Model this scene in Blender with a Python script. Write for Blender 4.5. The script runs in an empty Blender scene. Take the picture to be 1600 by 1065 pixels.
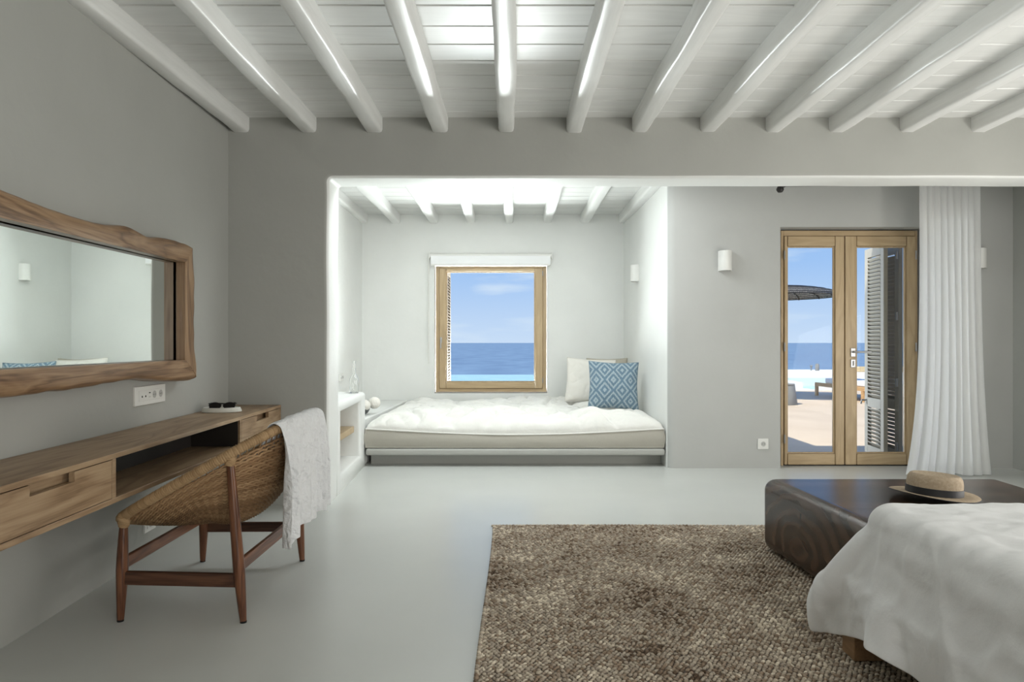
import bpy, bmesh, math, random
import numpy as np
from mathutils import Vector, Matrix, noise

random.seed(7)
rng = np.random.default_rng(7)
sc = bpy.context.scene
COL = sc.collection
PI = math.pi

# ------------------------------------------------------------------ camera
cam_d = bpy.data.cameras.new('camera')
cam_d.sensor_width = 36.0
cam_d.lens = 24.0
cam_d.shift_y = 0.0016
cam_d.clip_start = 0.05
cam_d.clip_end = 120000
cam = bpy.data.objects.new('camera', cam_d)
COL.objects.link(cam)
cam.location = (0, 0, 1.14)
cam.rotation_euler = (PI / 2, 0, 0)
sc.camera = cam

# ------------------------------------------------------------------ view
sc.view_settings.view_transform = 'Standard'
sc.view_settings.look = 'None'
sc.view_settings.gamma = 1
sc.view_settings.use_curve_mapping = False
sc.view_settings.exposure = 0.0
sc.cycles.use_denoising = True
sc.cycles.max_bounces = 10
sc.cycles.diffuse_bounces = 6
sc.cycles.glossy_bounces = 4
sc.cycles.transmission_bounces = 8
sc.cycles.transparent_max_bounces = 12
sc.cycles.caustics_reflective = False
sc.cycles.caustics_refractive = False
sc.cycles.sample_clamp_indirect = 6

# ------------------------------------------------------------------ sky
world = bpy.data.worlds.new('world')
sc.world = world
world.use_nodes = True
wn = world.node_tree
wn.nodes.clear()
wo = wn.nodes.new('ShaderNodeOutputWorld')
bg = wn.nodes.new('ShaderNodeBackground')
tc = wn.nodes.new('ShaderNodeTexCoord')
sx = wn.nodes.new('ShaderNodeSeparateXYZ')
rp = wn.nodes.new('ShaderNodeValToRGB')
rp.color_ramp.elements[0].position = 0.0
rp.color_ramp.elements[0].color = (0.62, 0.75, 0.97, 1)
rp.color_ramp.elements[1].position = 1.0
rp.color_ramp.elements[1].color = (0.09, 0.22, 0.60, 1)
e = rp.color_ramp.elements.new(0.11); e.color = (0.37, 0.57, 0.94, 1)
e = rp.color_ramp.elements.new(0.35); e.color = (0.22, 0.42, 0.85, 1)
mp = wn.nodes.new('ShaderNodeMapping'); mp.inputs['Scale'].default_value = (3, 3, 16)
nz = wn.nodes.new('ShaderNodeTexNoise'); nz.inputs['Scale'].default_value = 2.2; nz.inputs['Detail'].default_value = 6
cr = wn.nodes.new('ShaderNodeValToRGB')
cr.color_ramp.elements[0].position = 0.56; cr.color_ramp.elements[0].color = (0, 0, 0, 1)
cr.color_ramp.elements[1].position = 0.80; cr.color_ramp.elements[1].color = (0.7, 0.7, 0.7, 1)
mx = wn.nodes.new('ShaderNodeMixRGB'); mx.inputs[2].default_value = (0.80, 0.88, 1.0, 1)
L = wn.links.new
L(tc.outputs['Generated'], sx.inputs[0]); L(sx.outputs['Z'], rp.inputs[0])
L(tc.outputs['Generated'], mp.inputs[0]); L(mp.outputs[0], nz.inputs['Vector'])
L(nz.outputs[0], cr.inputs[0]); L(cr.outputs[0], mx.inputs[0]); L(rp.outputs[0], mx.inputs[1])
L(mx.outputs[0], bg.inputs[0]); bg.inputs[1].default_value = 1.0
L(bg.outputs[0], wo.inputs[0])

def light(name, kind, loc, target=None, energy=100, color=(1, 1, 1), size=(1, 1), rot=None, spread=None):
    d = bpy.data.lights.new(name, kind)
    d.energy = energy; d.color = color
    if kind == 'AREA':
        d.shape = 'RECTANGLE'; d.size, d.size_y = size
        if spread: d.spread = spread
    o = bpy.data.objects.new(name, d)
    COL.objects.link(o); o.location = loc
    if target is not None:
        o.rotation_euler = (Vector(target) - Vector(loc)).to_track_quat('-Z', 'Y').to_euler()
    return o

sun = light('sun', 'SUN', (0, 0, 30), (0.55, 0.42, 29.0), 5.0, (1.0, 0.93, 0.82))
sun.data.angle = math.radians(0.6)
# lamps added for daylight from unseen openings behind the viewer and on the right
light('fill_rear', 'AREA', (2.2, -2.3, 1.35), (2.0, 2, 1.3), 120, (1.0, 0.97, 0.93), (2.6, 2.0))
light('fill_side', 'AREA', (4.45, 3.0, 0.9), (0.4, 2.9, 1.7), 98, (1.0, 0.97, 0.92), (2.2, 1.5))
# area lamp added below the closed passage ceiling to brighten alcove and floor
light('fill_passage', 'AREA', (0.0, 5.55, 2.60), (0.0, 6.2, 0), 50, (0.94, 0.98, 1.0), (2.2, 0.7))
# sun glitter thrown up by the paving and pool outside the alcove window
light('glitter_outside', 'AREA', (-0.3, 10.0, 0.0), (-0.2, 7.6, 2.3), 1550, (0.96, 0.99, 1.0), (3.2, 1.6))

# ------------------------------------------------------------------ node material helpers
def new_mat(name):
    m = bpy.data.materials.new(name); m.use_nodes = True
    nt = m.node_tree; b = nt.nodes['Principled BSDF']
    return m, nt, b

def setp(b, **k):
    names = dict(rough='Roughness', metal='Metallic', spec='Specular IOR Level', coat='Coat Weight', coatr='Coat Roughness', trans='Transmission Weight', ior='IOR', sheen='Sheen Weight', alpha='Alpha')
    for a, v in k.items():
        if a == 'col': b.inputs['Base Color'].default_value = (*v, 1)
        else: b.inputs[names[a]].default_value = v

def bump_noise(nt, b, scale, strength, dist=0.01, detail=4, coords='Object', stretch=None):
    t = nt.nodes.new('ShaderNodeTexCoord'); n = nt.nodes.new('ShaderNodeTexNoise'); bu = nt.nodes.new('ShaderNodeBump')
    n.inputs['Scale'].default_value = scale; n.inputs['Detail'].default_value = detail
    bu.inputs['Strength'].default_value = strength; bu.inputs['Distance'].default_value = dist
    src = t.outputs[coords]
    if stretch:
        m = nt.nodes.new('ShaderNodeMapping'); m.inputs['Scale'].default_value = stretch
        nt.links.new(src, m.inputs[0]); src = m.outputs[0]
    nt.links.new(src, n.inputs['Vector']); nt.links.new(n.outputs[0], bu.inputs['Height'])
    nt.links.new(bu.outputs[0], b.inputs['Normal'])
    return n, bu, src

def mottled(name, c1, c2, scale=3, rough=0.7, bscale=60, bstr=0.15, bdist=0.004, spec=0.4, stretch=None, detail=5):
    m, nt, b = new_mat(name); setp(b, rough=rough, spec=spec)
    n2, bu, src = bump_noise(nt, b, bscale, bstr, bdist, stretch=stretch)
    n = nt.nodes.new('ShaderNodeTexNoise'); n.inputs['Scale'].default_value = scale; n.inputs['Detail'].default_value = detail
    r = nt.nodes.new('ShaderNodeValToRGB')
    r.color_ramp.elements[0].position = 0.3; r.color_ramp.elements[0].color = (*c1, 1)
    r.color_ramp.elements[1].position = 0.7; r.color_ramp.elements[1].color = (*c2, 1)
    nt.links.new(src, n.inputs['Vector']); nt.links.new(n.outputs[0], r.inputs[0]); nt.links.new(r.outputs[0], b.inputs['Base Color'])
    return m

def wood(name, cols, axis='Y', scale=1.0, rough=0.45, fine=1.0, spec=0.4, dist=3.0, coat=0.0):
    """long grain along AXIS: distorted bands plus fine pores"""
    m, nt, b = new_mat(name); setp(b, rough=rough, spec=spec, coat=coat)
    t = nt.nodes.new('ShaderNodeTexCoord'); mp = nt.nodes.new('ShaderNodeMapping')
    s = {'X': (0.12, 1, 1), 'Y': (1, 0.12, 1), 'Z': (1, 1, 0.12)}[axis]
    mp.inputs['Scale'].default_value = tuple(v * scale for v in s)
    nt.links.new(t.outputs['Object'], mp.inputs[0])
    n1 = nt.nodes.new('ShaderNodeTexNoise'); n1.inputs['Scale'].default_value = 9; n1.inputs['Detail'].default_value = 3; n1.inputs['Distortion'].default_value = dist * 0.3
    nt.links.new(mp.outputs[0], n1.inputs['Vector'])
    mul = nt.nodes.new('ShaderNodeMath'); mul.operation = 'MULTIPLY'; mul.inputs[1].default_value = 9.0
    fr = nt.nodes.new('ShaderNodeMath'); fr.operation = 'PINGPONG'; fr.inputs[1].default_value = 1.0
    nt.links.new(n1.outputs[0], mul.inputs[0]); nt.links.new(mul.outputs[0], fr.inputs[0])
    mp2 = nt.nodes.new('ShaderNodeMapping')
    s2 = {'X': (0.02, 1, 1), 'Y': (1, 0.02, 1), 'Z': (1, 1, 0.02)}[axis]
    mp2.inputs['Scale'].default_value = tuple(v * scale for v in s2)
    nt.links.new(t.outputs['Object'], mp2.inputs[0])
    n2 = nt.nodes.new('ShaderNodeTexNoise'); n2.inputs['Scale'].default_value = 150 * fine; n2.inputs['Detail'].default_value = 3
    nt.links.new(mp2.outputs[0], n2.inputs['Vector'])
    add = nt.nodes.new('ShaderNodeMath'); add.operation = 'MULTIPLY_ADD'; add.inputs[1].default_value = 0.45; 
    nt.links.new(fr.outputs[0], add.inputs[0]); 
    m2 = nt.nodes.new('ShaderNodeMath'); m2.operation = 'MULTIPLY'; m2.inputs[1].default_value = 0.6
    nt.links.new(n2.outputs[0], m2.inputs[0]); nt.links.new(m2.outputs[0], add.inputs[2])
    r = nt.nodes.new('ShaderNodeValToRGB')
    r.color_ramp.elements[0].position = 0.18; r.color_ramp.elements[0].color = (*cols[0], 1)
    r.color_ramp.elements[1].position = 0.80; r.color_ramp.elements[1].color = (*cols[-1], 1)
    if len(cols) == 3:
        q = r.color_ramp.elements.new(0.45); q.color = (*cols[1], 1)
    nt.links.new(add.outputs[0], r.inputs[0]); nt.links.new(r.outputs[0], b.inputs['Base Color'])
    bu = nt.nodes.new('ShaderNodeBump'); bu.inputs['Strength'].default_value = 0.12; bu.inputs['Distance'].default_value = 0.002
    nt.links.new(n2.outputs[0], bu.inputs['Height']); nt.links.new(bu.outputs[0], b.inputs['Normal'])
    return m

def plain(name, col, rough=0.5, **k):
    m, nt, b = new_mat(name); setp(b, col=col, rough=rough, **k)
    return m

def fabric(name, c1, c2, scale=300, rough=0.9, wr=0.25, wrs=9, translucent=0.0, wdist=0.01):
    m, nt, b = new_mat(name); setp(b, rough=rough, spec=0.15, sheen=0.15)
    t = nt.nodes.new('ShaderNodeTexCoord')
    n = nt.nodes.new('ShaderNodeTexNoise'); n.inputs['Scale'].default_value = scale; n.inputs['Detail'].default_value = 2
    w = nt.nodes.new('ShaderNodeTexNoise'); w.inputs['Scale'].default_value = wrs; w.inputs['Detail'].default_value = 5; w.inputs['Distortion'].default_value = 0.3
    r = nt.nodes.new('ShaderNodeValToRGB')
    r.color_ramp.elements[0].position = 0.35; r.color_ramp.elements[0].color = (*c1, 1)
    r.color_ramp.elements[1].position = 0.65; r.color_ramp.elements[1].color = (*c2, 1)
    b1 = nt.nodes.new('ShaderNodeBump'); b1.inputs['Strength'].default_value = wr; b1.inputs['Distance'].default_value = wdist
    b2 = nt.nodes.new('ShaderNodeBump'); b2.inputs['Strength'].default_value = 0.2; b2.inputs['Distance'].default_value = 0.001
    K = nt.links.new
    K(t.outputs['Object'], n.inputs['Vector']); K(t.outputs['Object'], w.inputs['Vector'])
    K(n.outputs[0], r.inputs[0]); K(r.outputs[0], b.inputs['Base Color'])
    K(w.outputs[0], b1.inputs['Height']); K(n.outputs[0], b2.inputs['Height']); K(b1.outputs[0], b2.inputs['Normal']); K(b2.outputs[0], b.inputs['Normal'])
    if translucent:
        tr = nt.nodes.new('ShaderNodeBsdfTranslucent'); tr.inputs[0].default_value = (*c2, 1)
        mxs = nt.nodes.new('ShaderNodeMixShader'); mxs.inputs[0].default_value = translucent
        out = nt.nodes['Material Output']
        K(b.outputs[0], mxs.inputs[1]); K(tr.outputs[0], mxs.inputs[2]); K(mxs.outputs[0], out.inputs[0])
    return m

def pane_mat(name, tint=(0.97, 0.99, 0.98), refl=0.06):
    m = bpy.data.materials.new(name); m.use_nodes = True; nt = m.node_tree; nt.nodes.clear()
    o = nt.nodes.new('ShaderNodeOutputMaterial'); t = nt.nodes.new('ShaderNodeBsdfTransparent'); g = nt.nodes.new('ShaderNodeBsdfGlossy')
    t.inputs[0].default_value = (*tint, 1); g.inputs['Roughness'].default_value = 0.0
    f = nt.nodes.new('ShaderNodeFresnel'); f.inputs[0].default_value = 1.12
    x = nt.nodes.new('ShaderNodeMixShader')
    nt.links.new(f.outputs[0], x.inputs[0]); nt.links.new(t.outputs[0], x.inputs[1]); nt.links.new(g.outputs[0], x.inputs[2]); nt.links.new(x.outputs[0], o.inputs[0])
    return m

# ------------------------------------------------------------------ materials
M = {}
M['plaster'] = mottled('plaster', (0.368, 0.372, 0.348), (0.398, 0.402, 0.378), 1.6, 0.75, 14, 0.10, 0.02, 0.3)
M['plaster_lit'] = mottled('plaster_lit', (0.43, 0.435, 0.42), (0.46, 0.465, 0.45), 1.6, 0.75, 14, 0.10, 0.02, 0.3)  # same plaster lightened, light on the door wall put into its colour
M['plaster_white_lit'] = mottled('plaster_white_lit', (0.70, 0.71, 0.69), (0.74, 0.75, 0.73), 2.0, 0.6, 16, 0.10, 0.02, 0.35)  # white of the alcove, also put on faces that catch the light
M['exterior_wall'] = mottled('exterior_wall', (0.80, 0.80, 0.78), (0.84, 0.84, 0.82), 2.0, 0.8)
M['floor'] = mottled('floor', (0.54, 0.555, 0.53), (0.59, 0.605, 0.58), 0.9, 0.27, 5, 0.05, 0.01, 0.5)
M['ceil'] = wood('ceiling_paint', [(0.66, 0.665, 0.65), (0.72, 0.725, 0.71)], 'X', 0.6, 0.38)
M['beam'] = wood('beam_paint', [(0.70, 0.705, 0.69), (0.76, 0.765, 0.75)], 'Y', 0.8, 0.33)
M['oak'] = wood('oak', [(0.19, 0.12, 0.065), (0.31, 0.205, 0.12), (0.40, 0.285, 0.175)], 'Y', 1.0, 0.42)
M['frame_oak'] = wood('frame_oak', [(0.40, 0.29, 0.165), (0.50, 0.375, 0.225)], 'Z', 1.0, 0.4)
M['frame_oak_h'] = wood('frame_oak_h', [(0.40, 0.29, 0.165), (0.50, 0.375, 0.225)], 'X', 1.0, 0.4)
M['slab'] = wood('slab_wood', [(0.10, 0.055, 0.028), (0.23, 0.135, 0.072), (0.36, 0.235, 0.135)], 'Y', 0.8, 0.36, dist=6)
M['slab_z'] = wood('slab_wood_upright', [(0.10, 0.055, 0.028), (0.23, 0.135, 0.072), (0.36, 0.235, 0.135)], 'Z', 0.8, 0.36, dist=6)
M['teak'] = wood('teak', [(0.055, 0.02, 0.01), (0.115, 0.045, 0.022), (0.19, 0.08, 0.038)], 'Z', 1.3, 0.3)
M['teak_y'] = wood('teak_rail', [(0.075, 0.03, 0.015), (0.15, 0.062, 0.03), (0.24, 0.105, 0.052)], 'Y', 1.3, 0.35)
M['teak_x'] = wood('teak_dark_rail', [(0.03, 0.013, 0.008), (0.07, 0.03, 0.017), (0.12, 0.055, 0.03)], 'X', 1.3, 0.35)
M['bedwood'] = wood('bed_wood', [(0.20, 0.11, 0.055), (0.28, 0.165, 0.085), (0.36, 0.22, 0.12)], 'Y', 1.0, 0.5)
M['lounger'] = wood('lounger_wood', [(0.50, 0.30, 0.14), (0.62, 0.40, 0.2)], 'Y', 1.0, 0.6)
M['shutter'] = plain('shutter_paint', (0.46, 0.425, 0.365), 0.6)
M['shutter_darkened'] = plain('shutter_darkened', (0.17, 0.135, 0.10), 0.6)  # paint of the other shutters with shade put into the colour
M['white_plastic'] = plain('white_plastic', (0.72, 0.72, 0.69), 0.35)
M['grey_plastic'] = plain('grey_plastic', (0.42, 0.42, 0.40), 0.4)
M['ceramic'] = mottled('ceramic', (0.60, 0.60, 0.55), (0.66, 0.66, 0.61), 30, 0.5)
M['black'] = plain('black', (0.006, 0.006, 0.007), 0.25)
M['shade_sheet'] = plain('shade_black', (0.02, 0.016, 0.013), 0.6)  # near-black that stands for shade inside the desk
M['dark'] = plain('dark_gap', (0.02, 0.016, 0.012), 0.7)
M['metal'] = plain('brushed_metal', (0.42, 0.42, 0.42), 0.4, metal=1.0)
M['iron'] = plain('black_iron', (0.015, 0.013, 0.012), 0.45)
M['mirror'] = plain('mirror_glass', (0.86, 0.90, 0.87), 0.0, metal=1.0)
M['pane'] = pane_mat('window_pane')
M['bottle'] = plain('bottle_glass', (0.985, 0.995, 0.99), 0.0, trans=1.0, ior=1.45)
M['smoke_glass'] = plain('smoked_glass', (0.16, 0.18, 0.18), 0.1, trans=0.6, ior=1.45)
M['linen'] = fabric('white_linen', (0.68, 0.675, 0.64), (0.74, 0.735, 0.70), 400, wr=0.5, wrs=6, wdist=.03)
M['duvet'] = fabric('duvet_cotton', (0.82, 0.83, 0.84), (0.86, 0.87, 0.88), 500, wr=0.35, wrs=6, wdist=0.03)
M['linen_grey'] = fabric('grey_linen', (0.36, 0.345, 0.30), (0.42, 0.40, 0.35), 400, wr=0.2, wrs=8)
M['linen_beige'] = fabric('beige_linen', (0.42, 0.39, 0.32), (0.50, 0.47, 0.40), 400)
M['cushion_white'] = fabric('cushion_white', (0.66, 0.64, 0.59), (0.72, 0.70, 0.65), 400)
M['gauze'] = fabric('gauze', (0.78, 0.79, 0.80), (0.84, 0.85, 0.86), 350, wr=0.9, wrs=22, translucent=0.10, wdist=0.035)
M['terrace'] = mottled('terrace_cement', (0.62, 0.49, 0.36), (0.70, 0.57, 0.43), 1.2, 0.7, 30, 0.1)
M['white_wall_out'] = plain('white_lime_wash', (0.82, 0.82, 0.80), 0.8)
M['tan_stone'] = mottled('tan_stone', (0.52, 0.38, 0.2), (0.66, 0.52, 0.32), 6, 0.9)
M['concrete'] = mottled('grey_concrete', (0.20, 0.20, 0.195), (0.27, 0.27, 0.26), 10, 0.8)
M['umbrella'] = mottled('umbrella_weave', (0.09, 0.088, 0.085), (0.42, 0.40, 0.38), 40, 0.9)
M['hat_band'] = plain('hat_band', (0.006, 0.007, 0.010), 0.55)

def gauze_curtain():
    m, nt, b = new_mat('sheer_curtain'); setp(b, col=(0.92, 0.93, 0.93), rough=0.9, spec=0.1)
    bump_noise(nt, b, 260, 0.2, 0.001)
    tr = nt.nodes.new('ShaderNodeBsdfTranslucent'); tr.inputs[0].default_value = (0.94, 0.95, 0.95, 1)
    tp = nt.nodes.new('ShaderNodeBsdfTransparent')
    a = nt.nodes.new('ShaderNodeMixShader'); a.inputs[0].default_value = 0.5
    c = nt.nodes.new('ShaderNodeMixShader'); c.inputs[0].default_value = 0.14
    K = nt.links.new; out = nt.nodes['Material Output']
    K(b.outputs[0], a.inputs[1]); K(tr.outputs[0], a.inputs[2]); K(a.outputs[0], c.inputs[1]); K(tp.outputs[0], c.inputs[2]); K(c.outputs[0], out.inputs[0])
    return m
M['curtain'] = gauze_curtain()

def water(name, c1, c2, rough, scale, stretch, bs=0.4, emit=None):
    m, nt, b = new_mat(name); setp(b, rough=rough, spec=0.4)
    t = nt.nodes.new('ShaderNodeTexCoord'); mp = nt.nodes.new('ShaderNodeMapping'); mp.inputs['Scale'].default_value = stretch
    n = nt.nodes.new('ShaderNodeTexNoise'); n.inputs['Scale'].default_value = scale; n.inputs['Detail'].default_value = 8
    r = nt.nodes.new('ShaderNodeValToRGB')
    r.color_ramp.elements[0].position = 0.35; r.color_ramp.elements[0].color = (*c1, 1)
    r.color_ramp.elements[1].position = 0.7; r.color_ramp.elements[1].color = (*c2, 1)
    bu = nt.nodes.new('ShaderNodeBump'); bu.inputs['Strength'].default_value = bs; bu.inputs['Distance'].default_value = 0.3
    K = nt.links.new
    K(t.outputs['Object'], mp.inputs[0]); K(mp.outputs[0], n.inputs['Vector']); K(n.outputs[0], r.inputs[0]); K(r.outputs[0], b.inputs['Base Color'])
    K(n.outputs[0], bu.inputs['Height']); K(bu.outputs[0], b.inputs['Normal'])
    return m
M['sea'] = water('sea_water', (0.13, 0.21, 0.33), (0.18, 0.28, 0.41), 0.8, 0.02, (1, 0.35, 1), 0.3)
M['pool'] = water('pool_water', (0.30, 0.62, 0.72), (0.38, 0.72, 0.80), 0.15, 1.5, (1, 1, 1), 0.05)

def ikat():
    m, nt, b = new_mat('ikat_cloth'); setp(b, rough=0.9, spec=0.1, sheen=0.1)
    K = nt.links.new
    uv = nt.nodes.new('ShaderNodeUVMap'); sp = nt.nodes.new('ShaderNodeSeparateXYZ'); K(uv.outputs[0], sp.inputs[0])
    def mth(op, a, bb=None, c=None):
        n = nt.nodes.new('ShaderNodeMath'); n.operation = op
        for i, v in enumerate((a, bb, c)):
            if v is None: continue
            if isinstance(v, (int, float)): n.inputs[i].default_value = v
            else: K(v, n.inputs[i])
        return n.outputs[0]
    # woven steps
    ux = mth('DIVIDE', mth('FLOOR', mth('MULTIPLY', sp.outputs['X'], 60)), 60)
    vy = mth('DIVIDE', mth('FLOOR', mth('MULTIPLY', sp.outputs['Y'], 84)), 84)
    jag = mth('MULTIPLY', mth('PINGPONG', mth('MULTIPLY', sp.outputs['Y'], 32), 0.5), 0.05)
    dx = mth('PINGPONG', mth('ADD', mth('MULTIPLY', ux, 2.9), mth('ADD', jag, 0.10)), 0.5)
    dy = mth('PINGPONG', mth('MULTIPLY_ADD', vy, 2.3, 0.15), 0.5)
    d = mth('ADD', dx, dy)
    st = mth('FRACT', mth('MULTIPLY', d, 3.6))
    line = mth('LESS_THAN', st, 0.42)
    fine = mth('LESS_THAN', mth('PINGPONG', mth('ADD', mth('MULTIPLY', sp.outputs['X'], 40), mth('MULTIPLY', sp.outputs['Y'], 9)), 0.5), 0.17)
    f = mth('MAXIMUM', mth('MULTIPLY', line, mth('SUBTRACT', 1.0, mth('MULTIPLY', fine, 0.55))), mth('MULTIPLY', fine, 0.40))
    mx = nt.nodes.new('ShaderNodeMixRGB'); mx.inputs[1].default_value = (0.095, 0.165, 0.23, 1); mx.inputs[2].default_value = (0.38, 0.45, 0.48, 1)
    K(f, mx.inputs[0]); K(mx.outputs[0], b.inputs['Base Color'])
    bu = nt.nodes.new('ShaderNodeBump'); bu.inputs['Strength'].default_value = 0.3; bu.inputs['Distance'].default_value = 0.002
    K(f, bu.inputs['Height']); K(bu.outputs[0], b.inputs['Normal'])
    return m
M['ikat'] = ikat()

def island_mat(name, cols, rough=0.85, bs=200):
    m, nt, b = new_mat(name); setp(b, rough=rough, spec=0.2)
    K = nt.links.new
    g = nt.nodes.new('ShaderNodeNewGeometry'); t = nt.nodes.new('ShaderNodeTexCoord')
    n = nt.nodes.new('ShaderNodeTexNoise'); n.inputs['Scale'].default_value = 2.6; n.inputs['Detail'].default_value = 6
    K(t.outputs['Object'], n.inputs['Vector'])
    a = nt.nodes.new('ShaderNodeMath'); a.operation = 'MULTIPLY_ADD'; a.inputs[1].default_value = 0.75
    s = nt.nodes.new('ShaderNodeMath'); s.operation = 'MULTIPLY_ADD'; s.inputs[1].default_value = 1.3; s.inputs[2].default_value = -0.52
    K(n.outputs[0], s.inputs[0]); K(g.outputs['Random Per Island'], a.inputs[0]); K(s.outputs[0], a.inputs[2])
    r = nt.nodes.new('ShaderNodeValToRGB')
    el = r.color_ramp.elements
    el[0].position = 0.0; el[0].color = (*cols[0], 1); el[1].position = 1.0; el[1].color = (*cols[-1], 1)
    for i, c in enumerate(cols[1:-1]):
        q = el.new((i + 1) / (len(cols) - 1)); q.color = (*c, 1)
    K(a.outputs[0], r.inputs[0]); K(r.outputs[0], b.inputs['Base Color'])
    n2 = nt.nodes.new('ShaderNodeTexNoise'); n2.inputs['Scale'].default_value = bs
    bu = nt.nodes.new('ShaderNodeBump'); bu.inputs['Strength'].default_value = 0.5; bu.inputs['Distance'].default_value = 0.003
    K(t.outputs['Object'], n2.inputs['Vector']); K(n2.outputs[0], bu.inputs['Height']); K(bu.outputs[0], b.inputs['Normal'])
    return m
M['jute'] = island_mat('jute', [(0.11, 0.075, 0.05), (0.33, 0.25, 0.18), (0.41, 0.355, 0.29), (0.53, 0.455, 0.36), (0.86, 0.77, 0.63)])
M['jute_base'] = plain('jute_base', (0.17, 0.14, 0.115), 0.95)
M['rattan'] = island_mat('rattan', [(0.16, 0.09, 0.045), (0.29, 0.175, 0.09), (0.42, 0.275, 0.15)], 0.55, 90)
M['rattan_wrap'] = island_mat('rattan_wrap', [(0.27, 0.17, 0.085), (0.37, 0.245, 0.13), (0.43, 0.29, 0.16)], 0.5, 90)
M['straw'] = mottled('straw', (0.34, 0.265, 0.18), (0.44, 0.355, 0.255), 90, 0.85, 260, 0.6, 0.004)

def block_wood():
    """tree-trunk block: growth rings round an axis along X, dark and glossy"""
    m, nt, b = new_mat('dark_trunk_wood'); setp(b, rough=0.24, spec=0.5)
    K = nt.links.new
    t = nt.nodes.new('ShaderNodeTexCoord'); mp = nt.nodes.new('ShaderNodeMapping')
    mp.inputs['Location'].default_value = (0, -3.42, -0.20)
    K(t.outputs['Object'], mp.inputs[0])
    sq = nt.nodes.new('ShaderNodeMapping'); sq.inputs['Scale'].default_value = (0.06, 0.80, 1.25); K(mp.outputs[0], sq.inputs[0])
    n = nt.nodes.new('ShaderNodeTexNoise'); n.inputs['Scale'].default_value = 4.5; n.inputs['Detail'].default_value = 2
    K(sq.outputs[0], n.inputs['Vector'])
    mixv = nt.nodes.new('ShaderNodeVectorMath'); mixv.operation = 'MULTIPLY_ADD'; mixv.inputs[1].default_value = (0.16, 0.16, 0.16)
    K(n.outputs['Color'], mixv.inputs[0]); K(sq.outputs[0], mixv.inputs[2])
    w = nt.nodes.new('ShaderNodeTexWave'); w.wave_type = 'RINGS'; w.rings_direction = 'X'
    w.inputs['Scale'].default_value = 3.6; w.inputs['Distortion'].default_value = 2.5; w.inputs['Detail'].default_value = 3; w.inputs['Detail Scale'].default_value = 1.2
    K(mixv.outputs[0], w.inputs['Vector'])
    r = nt.nodes.new('ShaderNodeValToRGB'); el = r.color_ramp.elements
    el[0].position = 0.0; el[0].color = (0.026, 0.015, 0.010, 1); el[1].position = 1.0; el[1].color = (0.075, 0.042, 0.027, 1)
    q = el.new(0.35); q.color = (0.055, 0.03, 0.018, 1)
    K(w.outputs['Fac'], r.inputs[0])
    # radial cracks near the heart
    n3 = nt.nodes.new('ShaderNodeTexNoise'); n3.inputs['Scale'].default_value = 2.0
    K(mp.outputs[0], n3.inputs['Vector'])
    se = nt.nodes.new('ShaderNodeSeparateXYZ'); K(mp.outputs[0], se.inputs[0])
    def mth(op, a, bb=None):
        n_ = nt.nodes.new('ShaderNodeMath'); n_.operation = op
        for i, v in enumerate((a, bb)):
            if v is None: continue
            if isinstance(v, (int, float)): n_.inputs[i].default_value = v
            else: K(v, n_.inputs[i])
        return n_.outputs[0]
    ang = mth('ARCTAN2', se.outputs['Z'], mth('ADD', se.outputs['Y'], 0.10))
    rad_ = mth('SQRT', mth('ADD', mth('POWER', mth('ADD', se.outputs['Y'], 0.10), 2.0), mth('POWER', se.outputs['Z'], 2.0)))
    wob = mth('ADD', ang, mth('MULTIPLY', n3.outputs[0], 1.6))
    ray = mth('GREATER_THAN', mth('SINE', mth('MULTIPLY', wob, 3.0)), mth('SUBTRACT', 1.0, mth('DIVIDE', 0.0018, mth('ADD', rad_, 0.02))))
    near_ = mth('LESS_THAN', rad_, mth('MULTIPLY', n3.outputs[0], 0.20))
    crk = mth('MULTIPLY', ray, near_)
    mc = nt.nodes.new('ShaderNodeMixRGB'); mc.inputs[2].default_value = (0.006, 0.004, 0.003, 1)
    K(crk, mc.inputs[0]); K(r.outputs[0], mc.inputs[1])
    K(mc.outputs[0], b.inputs['Base Color'])
    bu = nt.nodes.new('ShaderNodeBump'); bu.inputs['Strength'].default_value = 0.08; bu.inputs['Distance'].default_value = 0.004
    K(w.outputs['Fac'], bu.inputs['Height']); K(bu.outputs[0], b.inputs['Normal'])
    return m
M['block'] = block_wood()

# ------------------------------------------------------------------ object helpers
def thing(name, label, cat, loc=(0, 0, 0), group=None):
    o = bpy.data.objects.new(name, None); COL.objects.link(o)
    o.location = loc; o['label'] = label; o['category'] = cat
    o.empty_display_size = 0.1
    if group: o['group'] = group
    return o

def tag(o, label, cat, group=None):
    o['label'] = label; o['category'] = cat
    if group: o['group'] = group
    return o

def setparent(o, parent):
    if parent is not None:
        o.parent = parent
        w = Matrix.Identity(4); p = parent
        while p is not None:
            w = p.matrix_basis @ w if p.parent is None else p.matrix_parent_inverse @ p.matrix_basis @ w
            p = p.parent
        o.matrix_parent_inverse = w.inverted()
    return o

def link_mesh(name, me, mat, parent=None, smooth=False, kind=None, label=None):
    o = bpy.data.objects.new(name, me); COL.objects.link(o)
    if mat is not None: me.materials.append(mat)
    if smooth:
        me.polygons.foreach_set('use_smooth', [True] * len(me.polygons))
    setparent(o, parent)
    if kind: o['kind'] = kind
    if label: o['label'] = label
    return o

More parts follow.
